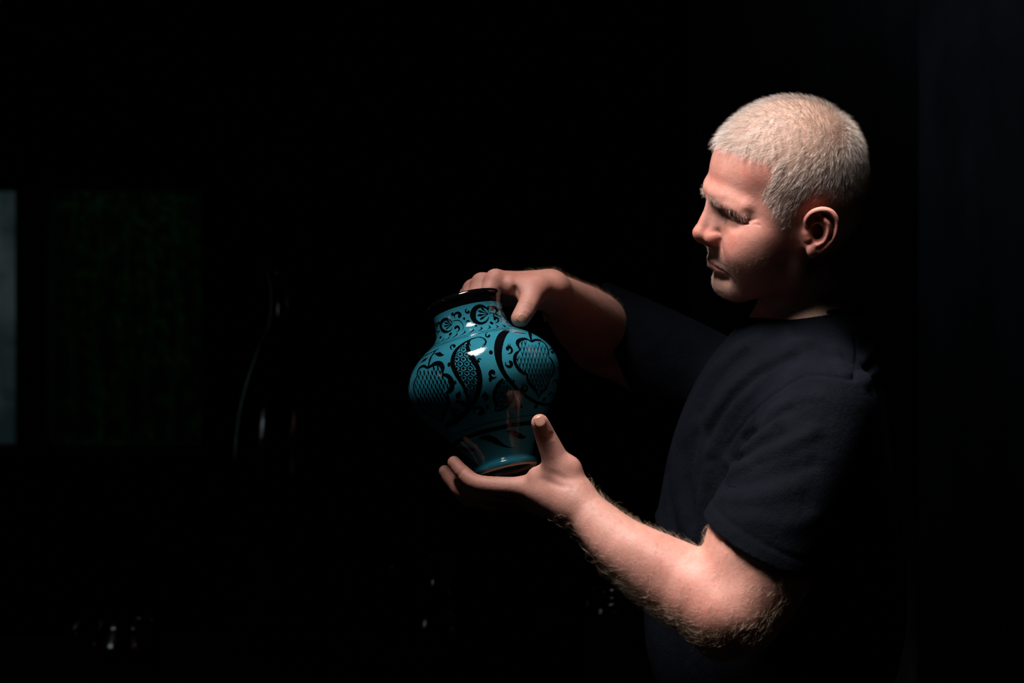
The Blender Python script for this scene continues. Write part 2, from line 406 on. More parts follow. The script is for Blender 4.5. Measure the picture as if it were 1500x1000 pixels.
arm_l.groove([at(1078, 838, -0.24), at(1096, 812, -0.25)], 0.006, 0.016)
arm_l.groove([at(985, 830, -0.21), at(940, 795, -0.16)], -0.003, 0.02)
# left hand under the vase
hl = Field()
TH = (0.018, 0.010)
iM, mM, rM, lM = at(768, 714, -0.064), at(770, 722, -0.042), at(773, 730, -0.018), at(778, 734, 0.003)
for m, r in ((iM, .0125), (mM, .0125), (rM, .0125), (lM, .0115)):
    hl.u(chain([WL+[-0.004, 0, -0.003], m], [.019, r]), 0.014)
hl.u(chain([WL, at(818, 722, -0.086), at(800, 712, -0.076)], [.021, .019, .014]), 0.014)
fing_l = [([iM, at(703, 709, -0.060), at(679, 693, -0.052), at(665, 677, -0.046)], [.0118, .0103, .0088, .0074]),
          ([mM, at(688, 722, -0.034), at(664, 706, -0.028), at(652, 690, -0.024)], [.0118, .0102, .0088, .0074]),
          ([rM, at(697, 732, -0.010), at(672, 718, -0.004), at(658, 702, 0.000)], [.0115, .0098, .0085, .0072]),
          ([lM, at(722, 738, 0.014), at(702, 728, 0.020), at(688, 714, 0.024)], [.0105, .0088, .0075, .0065])]
THL = [at(838, 716, -0.086), at(822, 690, -0.086), at(803, 648, -0.092), at(791, 619, -0.103)]
for p, r in fing_l: hl.u(tube(p, r), 0.006)
hl.u(tube(THL, [.020, .0165, .0126, .0098]), 0.010)
hl.u(ell(at(838, 686, -0.086), (.010, .012, .012)), 0.012)
hl.u(chain([THL[1], at(786, 694, -0.073)], [.012, .008]), 0.014)                 # web
for dy in (-4, 0, 3.5):      # creases over the thumb joints, laid on the skin
    c_ = [hit(hl, x, y+dy) for x, y in ((795, 646), (800, 642.5), (806, 639.5), (811, 638))]; c_ = [p for p in c_ if p is not None]
    if len(c_) > 1: hl.groove(c_, 0.0010, 0.0013)
hl.groove([at(779, 688, -0.083), at(800, 690, -0.103), at(826, 700, -0.108)], 0.0016, 0.003)
hl.groove([at(790, 700, -0.093), at(820, 712, -0.108), at(838, 714, -0.112)], 0.0008, 0.003)
hl.groove([at(846, 705, -0.098), at(838, 722, -0.112), at(826, 745, -0.108)], 0.0009, 0.003)
hl.groove([at(853, 708, -0.098), at(846, 726, -0.112), at(834, 748, -0.108)], 0.0008, 0.003)
hl.groove([at(681, 686, -0.058), at(675, 691, -0.062), at(670, 698, -0.058)], 0.0012, 0.0015)
# right forearm and hand over the rim
arm_r = Field()
arm_r.u(tube([SR, SR+(ER-SR)*0.55, ER], [0.056, 0.055, 0.047]))
arm_r.u(tube([ER, ER+(WR-ER)*0.3, ER+(WR-ER)*0.65, WR], [0.046, 0.045, 0.034, 0.0225]), 0.02)
arm_r.groove([at(893, 425, 0.25), at(872, 455, 0.23), at(866, 490, 0.24), at(862, 520, 0.26)], 0.006, 0.006)
hr = Field()
IM, MM, RM, LM = at(726, 409, 0.040), at(706, 414, 0.058), at(693, 423, 0.074), at(686, 434, 0.088)
for m, r in ((IM, .0115), (MM, .0115), (RM, .011), (LM, .0105)):
    hr.u(chain([WR+[-.004, 0, 0], m], [.0185, r]), 0.014)
fing_r = [([IM, at(711, 441, 0.026), at(713, 468, 0.024), at(716, 484, 0.024)], [.0115, .0098, .0085, .0075]),
          ([MM, at(693, 446, 0.036), at(696, 474, 0.033), at(699, 492, 0.033)], [.0115, .0098, .0085, .0075]),
          ([RM, at(682, 453, 0.040), at(686, 478, 0.036), at(689, 494, 0.035)], [.011, .0093, .0082, .0072]),
          ([LM, at(676, 458, 0.047), at(679, 478, 0.042), at(682, 490, 0.041)], [.0105, .0085, .0075, .0065])]
for p, r in fing_r: hr.u(tube(p, r), 0.005)
THR = [at(806, 424, 0.072), at(783, 424, 0.044), at(773, 447, 0.020), at(762, 466, 0.006)]
hr.u(tube(THR, [.019, .0158, .0125, .0108]), 0.010)
hr.u(chain([THR[1], at(748, 419, 0.036)], [.013, .011]), 0.012)
hr.groove([at(742, 398, 0.030), at(737, 412, 0.024), at(738, 425, 0.026)], 0.0016, 0.004)
hr.groove([at(752, 415, 0.033), at(757, 432, 0.024), at(756, 445, 0.022)], 0.003, 0.004)
for dy in (-3.5, 0.5, 4):
    c_ = [hit(hr, x, y+dy) for x, y in ((764, 448), (769, 447), (775, 449), (780, 452))]; c_ = [p for p in c_ if p is not None]
    if len(c_) > 1: hr.groove(c_, 0.0008, 0.0013)
for o_ in trunk.ops[2:]: core.ops.append(o_)
core.u(ell(tk(1150, 600, 0.085), (0.08, 0.12, 0.12)), 0.05)
body = Multi([(core, 0.0), (head, 0.02), (arm_l, 0.012), (arm_r, 0.012), (hl, 0.008), (hr, 0.008)])
BLO, BHI, BH = (-0.12, -0.28, 0.86), (0.52, 0.40, 1.72), 0.0015
#DBGBB
VB, FB = mesh_field(body, BLO, BHI, BH)
man = np_mesh('body', VB, FB, None, None)
print('body', len(VB))
# ------------------------------------------------------------------ vase (local frame: axis up)
va = np.array([-0.232, 0.20, 0]); va[2] = math.sqrt(1-va@va)
vx = np.cross([0, -1, 0], va); vx = vx-va*(vx@va); vx /= np.linalg.norm(vx)      # sideways
vy = np.cross(va, vx)
if vx[0] < 0: vx, vy = -vx, -vy
VM = np.stack([vx, vy, va], 1); VO = at(741, 690, -0.022)                             # origin: centre of the foot ring
# outer profile (radius, height) in mm, foot to rim
PROF = [(0, 6), (30, 6), (31, 0.6), (33, 0), (36, 0), (38, 1.5), (39, 4), (38.5, 7), (36.5, 9.5), (35.6, 12), (37, 17), (41, 26), (50, 40), (61, 54), (72, 68),
        (81, 81), (87, 94), (89.7, 106), (89.3, 117), (85.5, 129), (78, 140), (68, 149.5), (58, 156.5), (50.5, 161.5), (46, 167), (43.3, 174), (42, 182), (41.6, 190), (42.2, 196), (43.4, 201), (44.6, 203.5), (45.2, 206), (44.6, 208.5), (43, 210), (41, 209.8), (39, 207), (38.2, 200), (38, 188), (40, 172), (46, 163), (62, 151), (80, 128), (83.5, 106), (78, 88), (60, 58), (40, 32), (25, 18), (0, 15)]
pc = cr(PROF, 3)
vr = np.interp; HH = pc[:, 1]
def lathe(name, prof, nseg, parent, mat):
    prof = np.asarray(prof, float)/1000; n = len(prof); th = np.arange(nseg)/nseg*2*math.pi
    L = np.stack([np.outer(np.cos(th), prof[:, 0]), np.outer(np.sin(th), prof[:, 0]), np.repeat(prof[None, :, 1], nseg, 0)], -1).reshape(-1, 3)
    i = np.arange(nseg)[:, None]; j = np.arange(n-1)[None]
    Q = np.stack([i*n+j, ((i+1) % nseg)*n+j, ((i+1) % nseg)*n+j+1, i*n+j+1], -1).reshape(-1, 4)
    return np_mesh(name, VO+L@VM.T, Q, parent, mat)
vase = lathe('vase', pc, 160, None, M_GLAZE)
tag(vase, 'turquoise glazed vase with black painted pomegranates, held in two hands', 'vase')
# ------------------------------------------------------------------ t-shirt: trunk and short sleeves, with folds and seams
axL = (EL-SL)/np.linalg.norm(EL-SL); axR = (ER-SR)/np.linalg.norm(ER-SR)
tee = Field()
for o_ in trunk.ops[:3]+trunk.ops[4:]: tee.ops.append(o_)
NH = tk(1183, 463, 0.088); NHa = np.array([-0.15, -0.03, 0.985]); NHa /= np.linalg.norm(NHa)  # neckline set high: black cloth stands in for the jaw's shade
n1 = np.cross(NHa, [0, 1, 0]); n1 /= np.linalg.norm(n1); n2 = np.cross(NHa, n1)
ring_n = [NH-NHa*0.004+0.064*(math.cos(t)*n1+math.sin(t)*n2) for t in np.linspace(0, 2*math.pi, 33)]
tee.u(chain([p-NHa*0.012 for p in ring_n], 0.010), 0.035)
tee.u(chain([tk(1196, 528, 0.092), tk(1180, 600, 0.09)], [0.064, 0.095]), 0.03)
tee.u(ell(tk(1130, 930, 0.085), (0.142, 0.175, 0.16)), 0.08)
sl_l, sl_r = Field(), Field()
sl_l.u(tube([SL+[.0, .0, .004], SL+axL*.09+[0, -.002, 0], SL+axL*.19, SL+axL*.30], [0.057, 0.065, 0.0712, 0.0715], 5))
sl_r.u(tube([SR, SR+axR*.08, SR+axR*.16, SR+axR*.28], [0.058, 0.064, 0.068, 0.068], 5))
HEML = at(1118, 803, -0.175); axL2 = np.array([-0.44, 0.20, -0.87]); axL2 /= np.linalg.norm(axL2)
HEMR = at(908, 478, 0.32); axR2 = np.array([-0.9, 0.35, -0.33]); axR2 /= np.linalg.norm(axR2)
for f_, hem, ax, dr in ((sl_l, HEML, axL2, axL), (sl_r, HEMR, axR2, axR)):
    f_.inter(lambda P, cc=None, hd=0, hem=hem, ax=ax: (ax.astype(f32)@P)-f32(hem@ax))
hcL = SL+axL*(((HEML-SL)@axL2)/(axL@axL2)); hcR = SR+axR*(((HEMR-SR)@axR2)/(axR@axR2))
inn = Field(); inn.u(chain([hcL-axL*.02, hcL+axL*.06], 0.0635)); inn.u(chain([hcR-axR*.02, hcR+axR*.06], 0.061))
class Shirt:
    def __init__(s): s.fold = None
    def ev(s, P, c=None, r=None):
        if c is None: c = (P.min(1)+P.max(1))/2; r = float(np.linalg.norm(P.max(1)-P.min(1)))/2
        d = smin(smin(tee.ev(P, c, r), sl_l.ev(P, c, r), 0.03), sl_r.ev(P, c, r), 0.03)
        if s.fold is not None and d.min() < 0.03:
            for depth, w_, fn, oc, orr in s.fold:
                if np.linalg.norm(c-oc)-orr-r > 0: continue
                d = d+f32(depth)*np.exp(-(fn(P, c, r)/f32(w_))**2)
        d = np.maximum(d, -np.minimum(inn.ev(P, c, r), neckhole(P)))
        return np.maximum(d, f32(0.845)-P[2])
def neckhole(P):
    q = P-NH[:, None].astype(f32); y = NHa.astype(f32)@q; r = np.sqrt(np.maximum((q*q).sum(0)-y*y, 0))
    return np.maximum(r-f32(0.0615), -y-f32(0.02))
sh = Shirt()
FOLDS = [  # photo trace of each crease, depth (ridge < 0) and half-width in mm
    ([(1180, 503), (1125, 528), (1078, 563), (1040, 612)], -5, 11), ([(1152, 538), (1105, 570), (1068, 612), (1042, 662)], -5, 10),
    ([(1165, 521), (1112, 550), (1070, 588), (1038, 638)], 4, 8), ([(1110, 496), (1060, 528), (1022, 582), (1008, 640)], -5, 12), ([(1090, 520), (1052, 556), (1028, 600)], 3, 8),
    ([(1072, 694), (1110, 670), (1150, 655), (1190, 632)], -4.5, 8), ([(1076, 676), (1108, 656), (1145, 636)], 4, 6), ([(1088, 660), (1114, 638), (1138, 618)], -4.5, 6.5),
    ([(1092, 644), (1122, 620), (1155, 600)], 3.5, 6), ([(1066, 676), (1080, 684), (1096, 682)], -4, 6), ([(1064, 712), (1100, 706), (1150, 690), (1190, 680)], 2.5, 8),
    ([(1060, 728), (1110, 730), (1165, 712)], -2.5, 9), ([(1130, 600), (1165, 585), (1200, 580)], -2, 8), ([(1100, 760), (1150, 770), (1190, 760)], -2, 10),
    ([(1252, 488), (1255, 520), (1250, 554)], 2.6, 2.2), ([(1250, 556), (1215, 551), (1182, 550), (1146, 569), (1111, 596), (1082, 630), (1066, 655)], 2.6, 2.2),
    ([(1264, 560), (1275, 548), (1288, 540)], -5, 8), ([(1262, 530), (1275, 515), (1284, 512)], -4, 7), ([(1266, 545), (1278, 532)], 3, 5), ([(1240, 545), (1228, 530), (1222, 510)], -2.5, 7),
    ([(1002, 620), (991, 680), (998, 740), (1014, 792)], -6, 11), ([(1018, 640), (1008, 700), (1016, 765)], 5, 8), ([(1038, 690), (1029, 745), (1032, 796)], -6, 8),
    ([(962, 690), (962, 740), (972, 780)], -4, 8), ([(975, 690), (980, 740), (990, 785)], 4, 7), ([(1160, 500), (1150, 480), (1120, 480)], -2, 8)]
fl = []
for pts, depth, wd in FOLDS:
    P3 = [hit(sh, *p) for p in cr(pts, 3)]; P3 = [p for p in P3 if p is not None]
    if len(P3) > 1:
        f_, c_, r_ = chain(P3, 0.0); fl.append((1.35*depth/1000, wd/1000, f_, c_, r_+0.0032*wd))
# wavy looseness round the hems and trunk, doubled hem line
for hem, ax, dr, R_ in ((hcL, axL2, axL, 0.0715), (hcR, axR2, axR, 0.068)):
    e1 = np.cross(ax, [0, 1, 0]); e1 /= np.linalg.norm(e1); e2 = np.cross(ax, e1)
    ring = []
    for t in np.linspace(0, 2*math.pi, 41):
        q = math.cos(t)*e1+math.sin(t)*e2; q = q-dr*(q@ax)/(dr@ax); q = q-dr*(q@dr); q = q/np.linalg.norm(q)
        p = hem+R_*q; p = p-dr*((p-hem)@ax)/(dr@ax)-dr*0.020; ring.append(p)
    f_, c_, r_ = chain(ring, 0.0); fl.append((0.0024, 0.0028, f_, c_, r_+.0098))
sh.fold = fl
VS, FS = mesh_field(sh, (0.02, -0.29, 0.83), (0.56, 0.42, 1.45), 0.0024, 16, 1.2)
tshirt = np_mesh('t_shirt', VS, FS)
print('shirt', len(VS))

cq = np.array(ring_n[:-1]); na = 10; nv = []
for p in cq:
    rd = (p-NH); rd = rd-NHa*(rd@NHa); rd /= np.linalg.norm(rd)
    nv += [p+0.0042*math.cos(a)*rd+0.0105*math.sin(a)*NHa+0.002*rd for a in np.arange(na)/na*2*math.pi]
m_ = len(cq); fi = [(i*na+j, ((i+1) % m_)*na+j, ((i+1) % m_)*na+(j+1) % na, i*na+(j+1) % na) for i in range(m_) for j in range(na)]
collar = np_mesh('collar', nv, fi)
# ------------------------------------------------------------------ assemble the man
person = empty('person', (0.33, 0.08, 0.0))
tag(person, 'grey-haired man in black t-shirt gazing down at the turquoise vase he holds', 'person')
man.name = 'body'; man.data.name = 'body'; setp(man, person); man.data.materials.append(M_SKIN)
setp(tshirt, person); tshirt.data.materials.append(M_TEE); tag(tshirt, 'black short-sleeved t-shirt'); setp(collar, tshirt); collar.data.materials.append(M_TEE)
LH = head.loc(VB)
hf, hlr, hu = LH[:, 0], LH[:, 1], LH[:, 2]; ha = np.abs(hlr)
inhead = (hu > -110) & (hu < 150) & (hf > -110) & (hf < 130) & (ha < 100)
def blob(c, w_): return np.exp(-(((hf-c[0])**2+(ha-c[1])**2+(hu-c[2])**2)/w_**2))*inhead
def hairline(f, a, u):
    """signed margin (mm): positive inside the hair"""
    F = np.interp(u, [-6, 0, 10, 27, 41, 52, 66, 78, 81, 85, 88, 91], [18, 32, 50, 56, 64, 62, 54, 52, 64, 76, 84, 130])
    mrg = F-f
    low = np.where(f > 16, u+8, np.where(f < -16, u+40+np.clip((-16-f)*.1, 0, 5), 99))
    er = (np.sqrt(((f-2)/20)**2+((u-2)/32)**2)-1)*20
    er = np.where(a < 45, 99, er)
    return np.minimum(np.minimum(mrg, low), er)
mg = np.where(inhead, hairline(hf, ha, hu), -99)
pvert(man, 'scalp', np.clip(mg/12, 0, 1))
stub = np.clip((-hu-18-np.clip((60-hf)*0.35, -8, 24)*0+0)/14, 0, 1)*np.clip((hf+2)/14, 0, 1)*inhead*(hu > -104)
stub = stub*np.clip((70-np.abs(hu+62))/20, 0, 1)
cheekclear = blob((84, 40, -22), 22); stub = stub*(1-np.clip(cheekclear*1.4, 0, 1))
pvert(man, 'stubble', 0.55*stub)
red = 0.9*blob((114, 0, -8), 15)+0.75*blob((84, 42, -12), 22)+0.7*blob((66, 52, 60), 20)+0.9*blob((0, 84, 2), 32)+0.5*blob((100, 14, -12), 12)+0.45*blob((96, 10, 52), 22)+0.4*blob((60, 62, 15), 22)
vd = lambda p: np.sqrt(((VB-p)**2).sum(1))
red = red+0.5*np.exp(-(vd(at(1045, 930, -0.19))/0.05)**2)+0.35*np.exp(-(vd(fing_l[0][0][3])/0.03)**2)+0.3*np.exp(-(vd(THR[1])/0.03)**2)+0.35*np.exp(-(vd(IM)/0.025)**2)+0.3*np.exp(-(vd(at(985, 850, -0.2))/0.06)**2)+0.35
pvert(man, 'red', np.clip(red, 0, 1))
lipm = np.zeros(len(VB), f32); sel = np.nonzero(inhead)[0]
Lp = np.stack([hf[sel], ha[sel], hu[sel]]).astype(f32)
d1 = chain([(103, 0, -48.5), (98, 12, -50.2), (87, 25, -53.6)], 0)[0](Lp); d2 = chain([(104, 0, -42.8), (99, 12, -46), (87, 25, -52)], 0)[0](Lp)
lipm[sel] = np.clip(np.exp(-(d1/4.2)**4)+0.55*np.exp(-(d2/2.2)**4), 0, 1); pvert(man, 'lip', lipm)
# ------------------------------------------------------------------ hair as fine tapering strands
me = man.data; me.calc_loop_triangles()
nrm = np.empty(len(VB)*3, f32); me.vertices.foreach_get('normal', nrm); nrm = nrm.reshape(-1, 3)
def strands(name, root, d0, d1, ln, rad, tone, parent, mat_, seg=2):
    """root, first and last direction (N,3), length, radius -> one mesh of three-sided tapering strands"""
    n = len(root); ln = ln[:, None]; side = np.cross(d0, rng.normal(size=(n, 3))); side /= np.linalg.norm(side, axis=1)[:, None]+1e-9
    s2 = np.cross(d0, side); s2 /= np.linalg.norm(s2, axis=1)[:, None]+1e-9
    P = [root-d0*0.0006]; p = root.copy()
    for k in range(seg):
        t = (k+0.5)/seg; d = d0*(1-t)+d1*t; d = d/(np.linalg.norm(d, axis=1)[:, None]+1e-9); p = p+d*ln/seg; P.append(p)
    V = []; rad = rad[:, None]
    for k in range(seg+1):
        r = rad*(1-0.75*k/seg) if k < seg else rad*0.22
        for a in (0, 2.094, 4.189): V.append(P[k]+r*(math.cos(a)*side+math.sin(a)*s2))
    m_ = 3*(seg+1); V = np.stack(V, 1).reshape(-1, 3); F_ = []
    for k in range(seg):
        for a in range(3):
            b = (a+1) % 3; F_.append((3*k+a, 3*k+b, 3*k+3+b, 3*k+3+a))
    F_ = (np.arange(n)[:, None, None]*m_+np.array(F_)[None]).reshape(-1, 4)
    o = np_mesh(name, V, F_, None, mat_); pvert(o, 'tone', np.repeat(tone, m_)); setp(o, parent); tag(o, kind='stuff'); return o
def pick(prob, n):
    idx = np.nonzero(prob > 0)[0]; p = prob[idx]; p = p/p.sum()
    i = rng.choice(idx, n, p=p); return i
def jit(i, s): 
    e = rng.normal(size=(len(i), 3))*s; n_ = nrm[i]; return VB[i]+e-n_*(e*n_).sum(1)[:, None]
def unit(v): return v/(np.linalg.norm(v, axis=1)[:, None]+1e-9)
def tang(v, n_): return v-n_*(v*n_).sum(1)[:, None]
# head hair
prob = np.clip(mg/9, 0, 1)**1.3*inhead; prob = prob*np.where(hu > 75, 1, 0.38+0.62*np.clip(hu/75, 0, 1))
prob = prob*np.where((hf > 25) & (ha > 40) & (hu < 34), np.clip((hu+2)/34, 0.12, 1), 1); i = pick(prob, 25000); n_ = nrm[i]; L_ = LH[i]
wh = head.world(np.array([[-52, 0, 108]]))[0]
flow = unit(tang(VB[i]-wh, n_)); fwd = HM@np.array([1., 0, 0]); topw = np.clip((L_[:, 2]-70)/30, 0, 1)[:, None]
flow = unit(flow+0.5*topw*tang(np.repeat(fwd[None], len(i), 0), n_)+rng.normal(size=(len(i), 3))*0.16)
clump = np.sin(L_[:, 0]*0.55+1.3*np.sin(L_[:, 1]*0.4))*np.cos(L_[:, 1]*0.5+L_[:, 2]*0.35); e1 = np.cross(n_, flow)
flow = unit(flow+e1*(0.22*clump)[:, None])
lift = 0.42+0.35*topw+0.12*rng.normal(size=(len(i), 1))
front = np.clip((L_[:, 0]-62)/20, 0, 1)*np.clip((L_[:, 2]-80)/6, 0, 1)
d0 = unit(flow+n_*lift*1.3); d1 = unit(flow+n_*lift*(0.5+0.3*topw)+0.25*front[:, None]*fwd)
ln = (3.6+np.clip(L_[:, 2]/85, 0, 1)*5.4+1.5*topw[:, 0]+4.0*front)*np.clip(0.35+mg[i]/14, 0.35, 1)*rng.uniform(0.7, 1.15, len(i))/1000*1.05
back_shade = np.clip((-L_[:, 0]-10)/60, 0, 1)
tone = np.clip(rng.beta(0.8, 1.2, len(i))+0.35*back_shade*rng.uniform(0, 1, len(i)), 0, 1)  # shade at the back of the head put into the hair tone
root = jit(i, 0.0006)
from mathutils.kdtree import KDTree
ns = len(i)//7; kd = KDTree(ns)                      # tips gather into small locks
for q in range(ns): kd.insert(Vector(root[q]), q)
kd.balance(); near = np.array([kd.find(Vector(p))[1] for p in root])
tip = root+0.5*ln[:, None]*(d0+d1); tq = 0.45*tip+0.55*tip[near]; d1 = unit(tq-root-0.5*ln[:, None]*d0); tone = np.clip(0.4*tone+0.6*tone[near], 0, 1)
hair = strands('hair', root, d0, d1, ln, rng.uniform(0.00007, 0.00012, len(i)), tone, person, M_HAIR, 3); hair['label'] = 'cropped silver-blond hair'
# brows
bp = np.array([(103, 8, 33), (99, 19, 33), (92.5, 32, 31), (86, 42, 27), (80, 50, 21)]); bq = cr(bp, 6)
Lp = np.stack([hf[sel], ha[sel], hu[sel]]).astype(f32); bd = chain(bq, 0)[0](Lp)
pb = np.zeros(len(VB)); pb[sel] = np.exp(-(bd/3.4)**2)*(bd < 6); i = pick(pb, 400); L_ = LH[i]; sg = np.sign(L_[:, 1])[:, None]
dl = np.stack([np.full(len(i), -0.2), 0.75*sg[:, 0], -0.25+rng.normal(size=len(i))*0.35], 1)+rng.normal(size=(len(i), 3))*0.25
d0 = unit(unit(dl@HM.T)*0.8+nrm[i]*0.75); d1 = unit(dl@HM.T+nrm[i]*0.25)
strands('eyebrows', jit(i, 0.0005), d0, d1, rng.uniform(0.004, 0.0075, len(i)), rng.uniform(0.00006, 0.0001, len(i)), rng.beta(1.8, 1.2, len(i)), person, M_STUB, 3)
# lashes
lp = cr([(89.5, 24, 12), (86.5, 32, 9.5), (81, 40, 9), (76, 46, 9.5)], 6); ld = chain(lp, 0)[0](Lp)
pb = np.zeros(len(VB)); pb[sel] = np.exp(-(ld/1.0)**2)*(ld < 2.5); i = pick(pb, 160)
dl = np.array([0.8, 0.0, -0.75])+rng.normal(size=(len(i), 3))*0.2; d0 = unit(dl@HM.T)
strands('eyelashes', jit(i, 0.0003), d0, d0, rng.uniform(0.004, 0.007, len(i)), np.full(len(i), 0.00005), np.full(len(i), 0.9), person, M_STUB, 2)
# stubble
i = pick(stub*inhead*(hu > -105), 9000); dl = np.array([0.25, 0, -0.8])+rng.normal(size=(len(i), 3))*0.35
d0 = unit(dl@HM.T*0.7+nrm[i]*0.8)
strands('stubble', jit(i, 0.0006), d0, d0, rng.uniform(0.0008, 0.0022, len(i)), rng.uniform(0.00004, 0.00007, len(i)), rng.beta(1.2, 1.2, len(i)), person, M_STUB, 1)
# arm hair
axF = unit((WL-EL)[None])[0]; tF = ((VB-EL)@axF)/np.linalg.norm(WL-EL); rF = np.linalg.norm(VB-EL-np.outer((VB-EL)@axF, axF), axis=1)
tU = ((VB-SL)@axL)/np.linalg.norm(EL-SL)
pf = ((tF > -0.15) & (tF < 1.02) & (rF < 0.075)).astype(float); pf *= 0.25+0.9*np.exp(-((tF-0.25)/0.35)**2)*np.clip(0.55-nrm[:, 2], 0, 1.3)+0.35*(nrm[:, 2] > 0.6)
i = pick(pf, 3400); dl = 0.75*axF+np.array([0, -0.15, -0.35])+rng.normal(size=(len(i), 3))*0.38
d0 = unit(unit(tang(dl, nrm[i]))+nrm[i]*0.7); d1 = unit(unit(tang(dl+rng.normal(size=(len(i), 3))*0.5, nrm[i]))+nrm[i]*0.12)
strands('forearm_hair', jit(i, 0.0006), d0, d1, rng.uniform(0.006, 0.016, len(i)), rng.uniform(0.00005, 0.00009, len(i)), rng.beta(1.3, 1.3, len(i)), person, M_ARMHAIR, 3)
pu = ((tU > 0.72) & (tU < 1.12) & (nrm[:, 1] < 0.1) & (VB[:, 1] < -0.1) & (VB[:, 0] > EL[0]-0.03) & (VB[:, 2] < 1.16)).astype(float)*np.clip(0.5-nrm[:, 2], 0.1, 1)*np.clip(0.4+nrm[:, 0], 0.05, 1)
i = pick(pu, 1000); dl = 0.4*axL+np.array([-0.7, -0.1, -0.2])+rng.normal(size=(len(i), 3))*0.35
d0 = unit(unit(tang(dl, nrm[i]))+nrm[i]*0.6); d1 = unit(tang(dl, nrm[i])+nrm[i]*0.1)
strands('upper_arm_hair', jit(i, 0.0006), d0, d1, rng.uniform(0.006, 0.013, len(i)), rng.uniform(0.00005, 0.00009, len(i)), rng.beta(1.3, 1.3, len(i)), person, M_ARMHAIR, 3)
axG = unit((WR-ER)[None])[0]; tG = ((VB-ER)@axG)/np.linalg.norm(WR-ER); rG = np.linalg.norm(VB-ER-np.outer((VB-ER)@axG, axG), axis=1)
pg = ((tG > 0.1) & (tG < 1.1) & (rG < 0.07) & (nrm[:, 2] > -0.2)).astype(float); i = pick(pg, 1800); dl = 0.75*axG+rng.normal(size=(len(i), 3))*0.4
d0 = unit(unit(tang(dl, nrm[i]))+nrm[i]*0.6); d1 = unit(tang(dl, nrm[i])+nrm[i]*0.1)
strands('forearm_hair', jit(i, 0.0006), d0, d1, rng.uniform(0.006, 0.013, len(i)), rng.uniform(0.000035, 0.00006, len(i)), rng.beta(1.3, 1.3, len(i)), person, M_ARMHAIR, 3)
# ------------------------------------------------------------------ nails, eyes, trousers and shoes
def grad(fld, p, e=0.0008):
    g_ = np.array([fld.ev((p+d)[:, None].astype(f32))[0]-fld.ev((p-d)[:, None].astype(f32))[0] for d in np.eye(3)*e]); return g_/np.linalg.norm(g_)
def nail(px, py, base, tip, ln, wd):
    p = hit(body, px, py); n_ = grad(body, p, 0.002); lo_ = unit((tip-base)[None])[0]; lo_ = lo_-n_*(lo_@n_); lo_ /= np.linalg.norm(lo_); sd = np.cross(n_, lo_)
    V = []; K = 9
    for i in range(K):
        for j in range(K):
            a = i/(K-1)*2-1; b = j/(K-1)*2-1; wq = math.sqrt(max(0.0, 1-max(0, -a)**2.6*0.75))*(1-0.1*max(a, 0)**3)
            V.append(p+lo_*a*ln/2+sd*b*wq*wd/2+n_*(0.0007-0.0016*b*b-0.0006*abs(a)**3))
    F_ = [(i*K+j, (i+1)*K+j, (i+1)*K+j+1, i*K+j+1) for i in range(K-1) for j in range(K-1)]
    o = setp(np_mesh('thumbnail', V, F_, None, M_NAIL), person); sm = o.modifiers.new('thick', 'SOLIDIFY'); sm.thickness = 0.0006; sm.offset = 0
nail(791, 617, THL[2], THL[3], 0.0125, 0.0125); nail(765, 466, THR[2], THR[3], 0.011, 0.012)
def sphere_np(c, r, nu=20, nv=12, sq=(1, 1, 1)):
    V = [c+r*np.array([math.sin(v)*math.cos(u)*sq[0], math.sin(v)*math.sin(u)*sq[1], math.cos(v)*sq[2]]) for v in np.linspace(0.001, math.pi-0.001, nv) for u in np.arange(nu)/nu*2*math.pi]
    F_ = [(i*nu+j, i*nu+(j+1) % nu, (i+1)*nu+(j+1) % nu, (i+1)*nu+j) for i in range(nv-1) for j in range(nu)]
    return V, [f[::-1] for f in F_]
M_EYE, nt_, b_ = new_mat('eye'); nt_.links.new(mixc(nt_, noise(nt_, 300), (0.42, 0.36, 0.33), (0.50, 0.43, 0.40)), b_.inputs['Base Color']); b_.inputs['Roughness'].default_value = 0.15
M_IRIS = simple('iris', (0.05, 0.09, 0.12), 0.1, 0.5, 0, 0.3, 900)
for sg in (1, -1):
    V, F_ = sphere_np(head.world(np.array([[75.0, sg*33, 13.0]]))[0], 0.0128); e_ = setp(np_mesh('eyeball', V, F_, None, M_EYE), person)
    V, F_ = sphere_np(head.world(np.array([[82.5, sg*32, 7.0]]))[0], 0.0052); setp(np_mesh('iris', V, F_, None, M_IRIS), e_)
M_DENIM = simple('dark_denim', (0.0035, 0.0042, 0.007), 0.9, 0.1, 0, 0.25, 60, 0.3, 0.001)
M_LEATHER = simple('black_leather', (0.004, 0.0038, 0.0035), 0.45, 0.3, 0, 0.2, 80, 0.15, 0.001)
trou = Field()
hipc = tk(1130, 930, 0.085); hipc[2] = 0.93
trou.u(ell(hipc, (0.135, 0.168, 0.13)))
FEET = []
for sy, fx in ((-0.095, 0.02), (0.10, -0.03)):
    hp_ = hipc+[0.0, sy, -0.06]; kn = np.array([hipc[0]+fx-0.02, hipc[1]+sy*1.1, 0.50]); an = np.array([hipc[0]+fx+0.02, hipc[1]+sy*1.15, 0.075]); FEET.append(an)
    trou.u(tube([hp_, (hp_+kn)/2, kn, (kn+an)/2, an], [0.095, 0.088, 0.070, 0.066, 0.060], 4), 0.05)
trou.inter(lambda P, cc=None, hd=0: f32(0.05)-P[2]); trou.inter(lambda P, cc=None, hd=0: P[2]-f32(0.99))
V, F_ = mesh_field(trou, (0.05, -0.25, 0.0), (0.60, 0.45, 1.04), 0.007, 16, 1.3); setp(np_mesh('trousers', V, F_, None, M_DENIM), person)
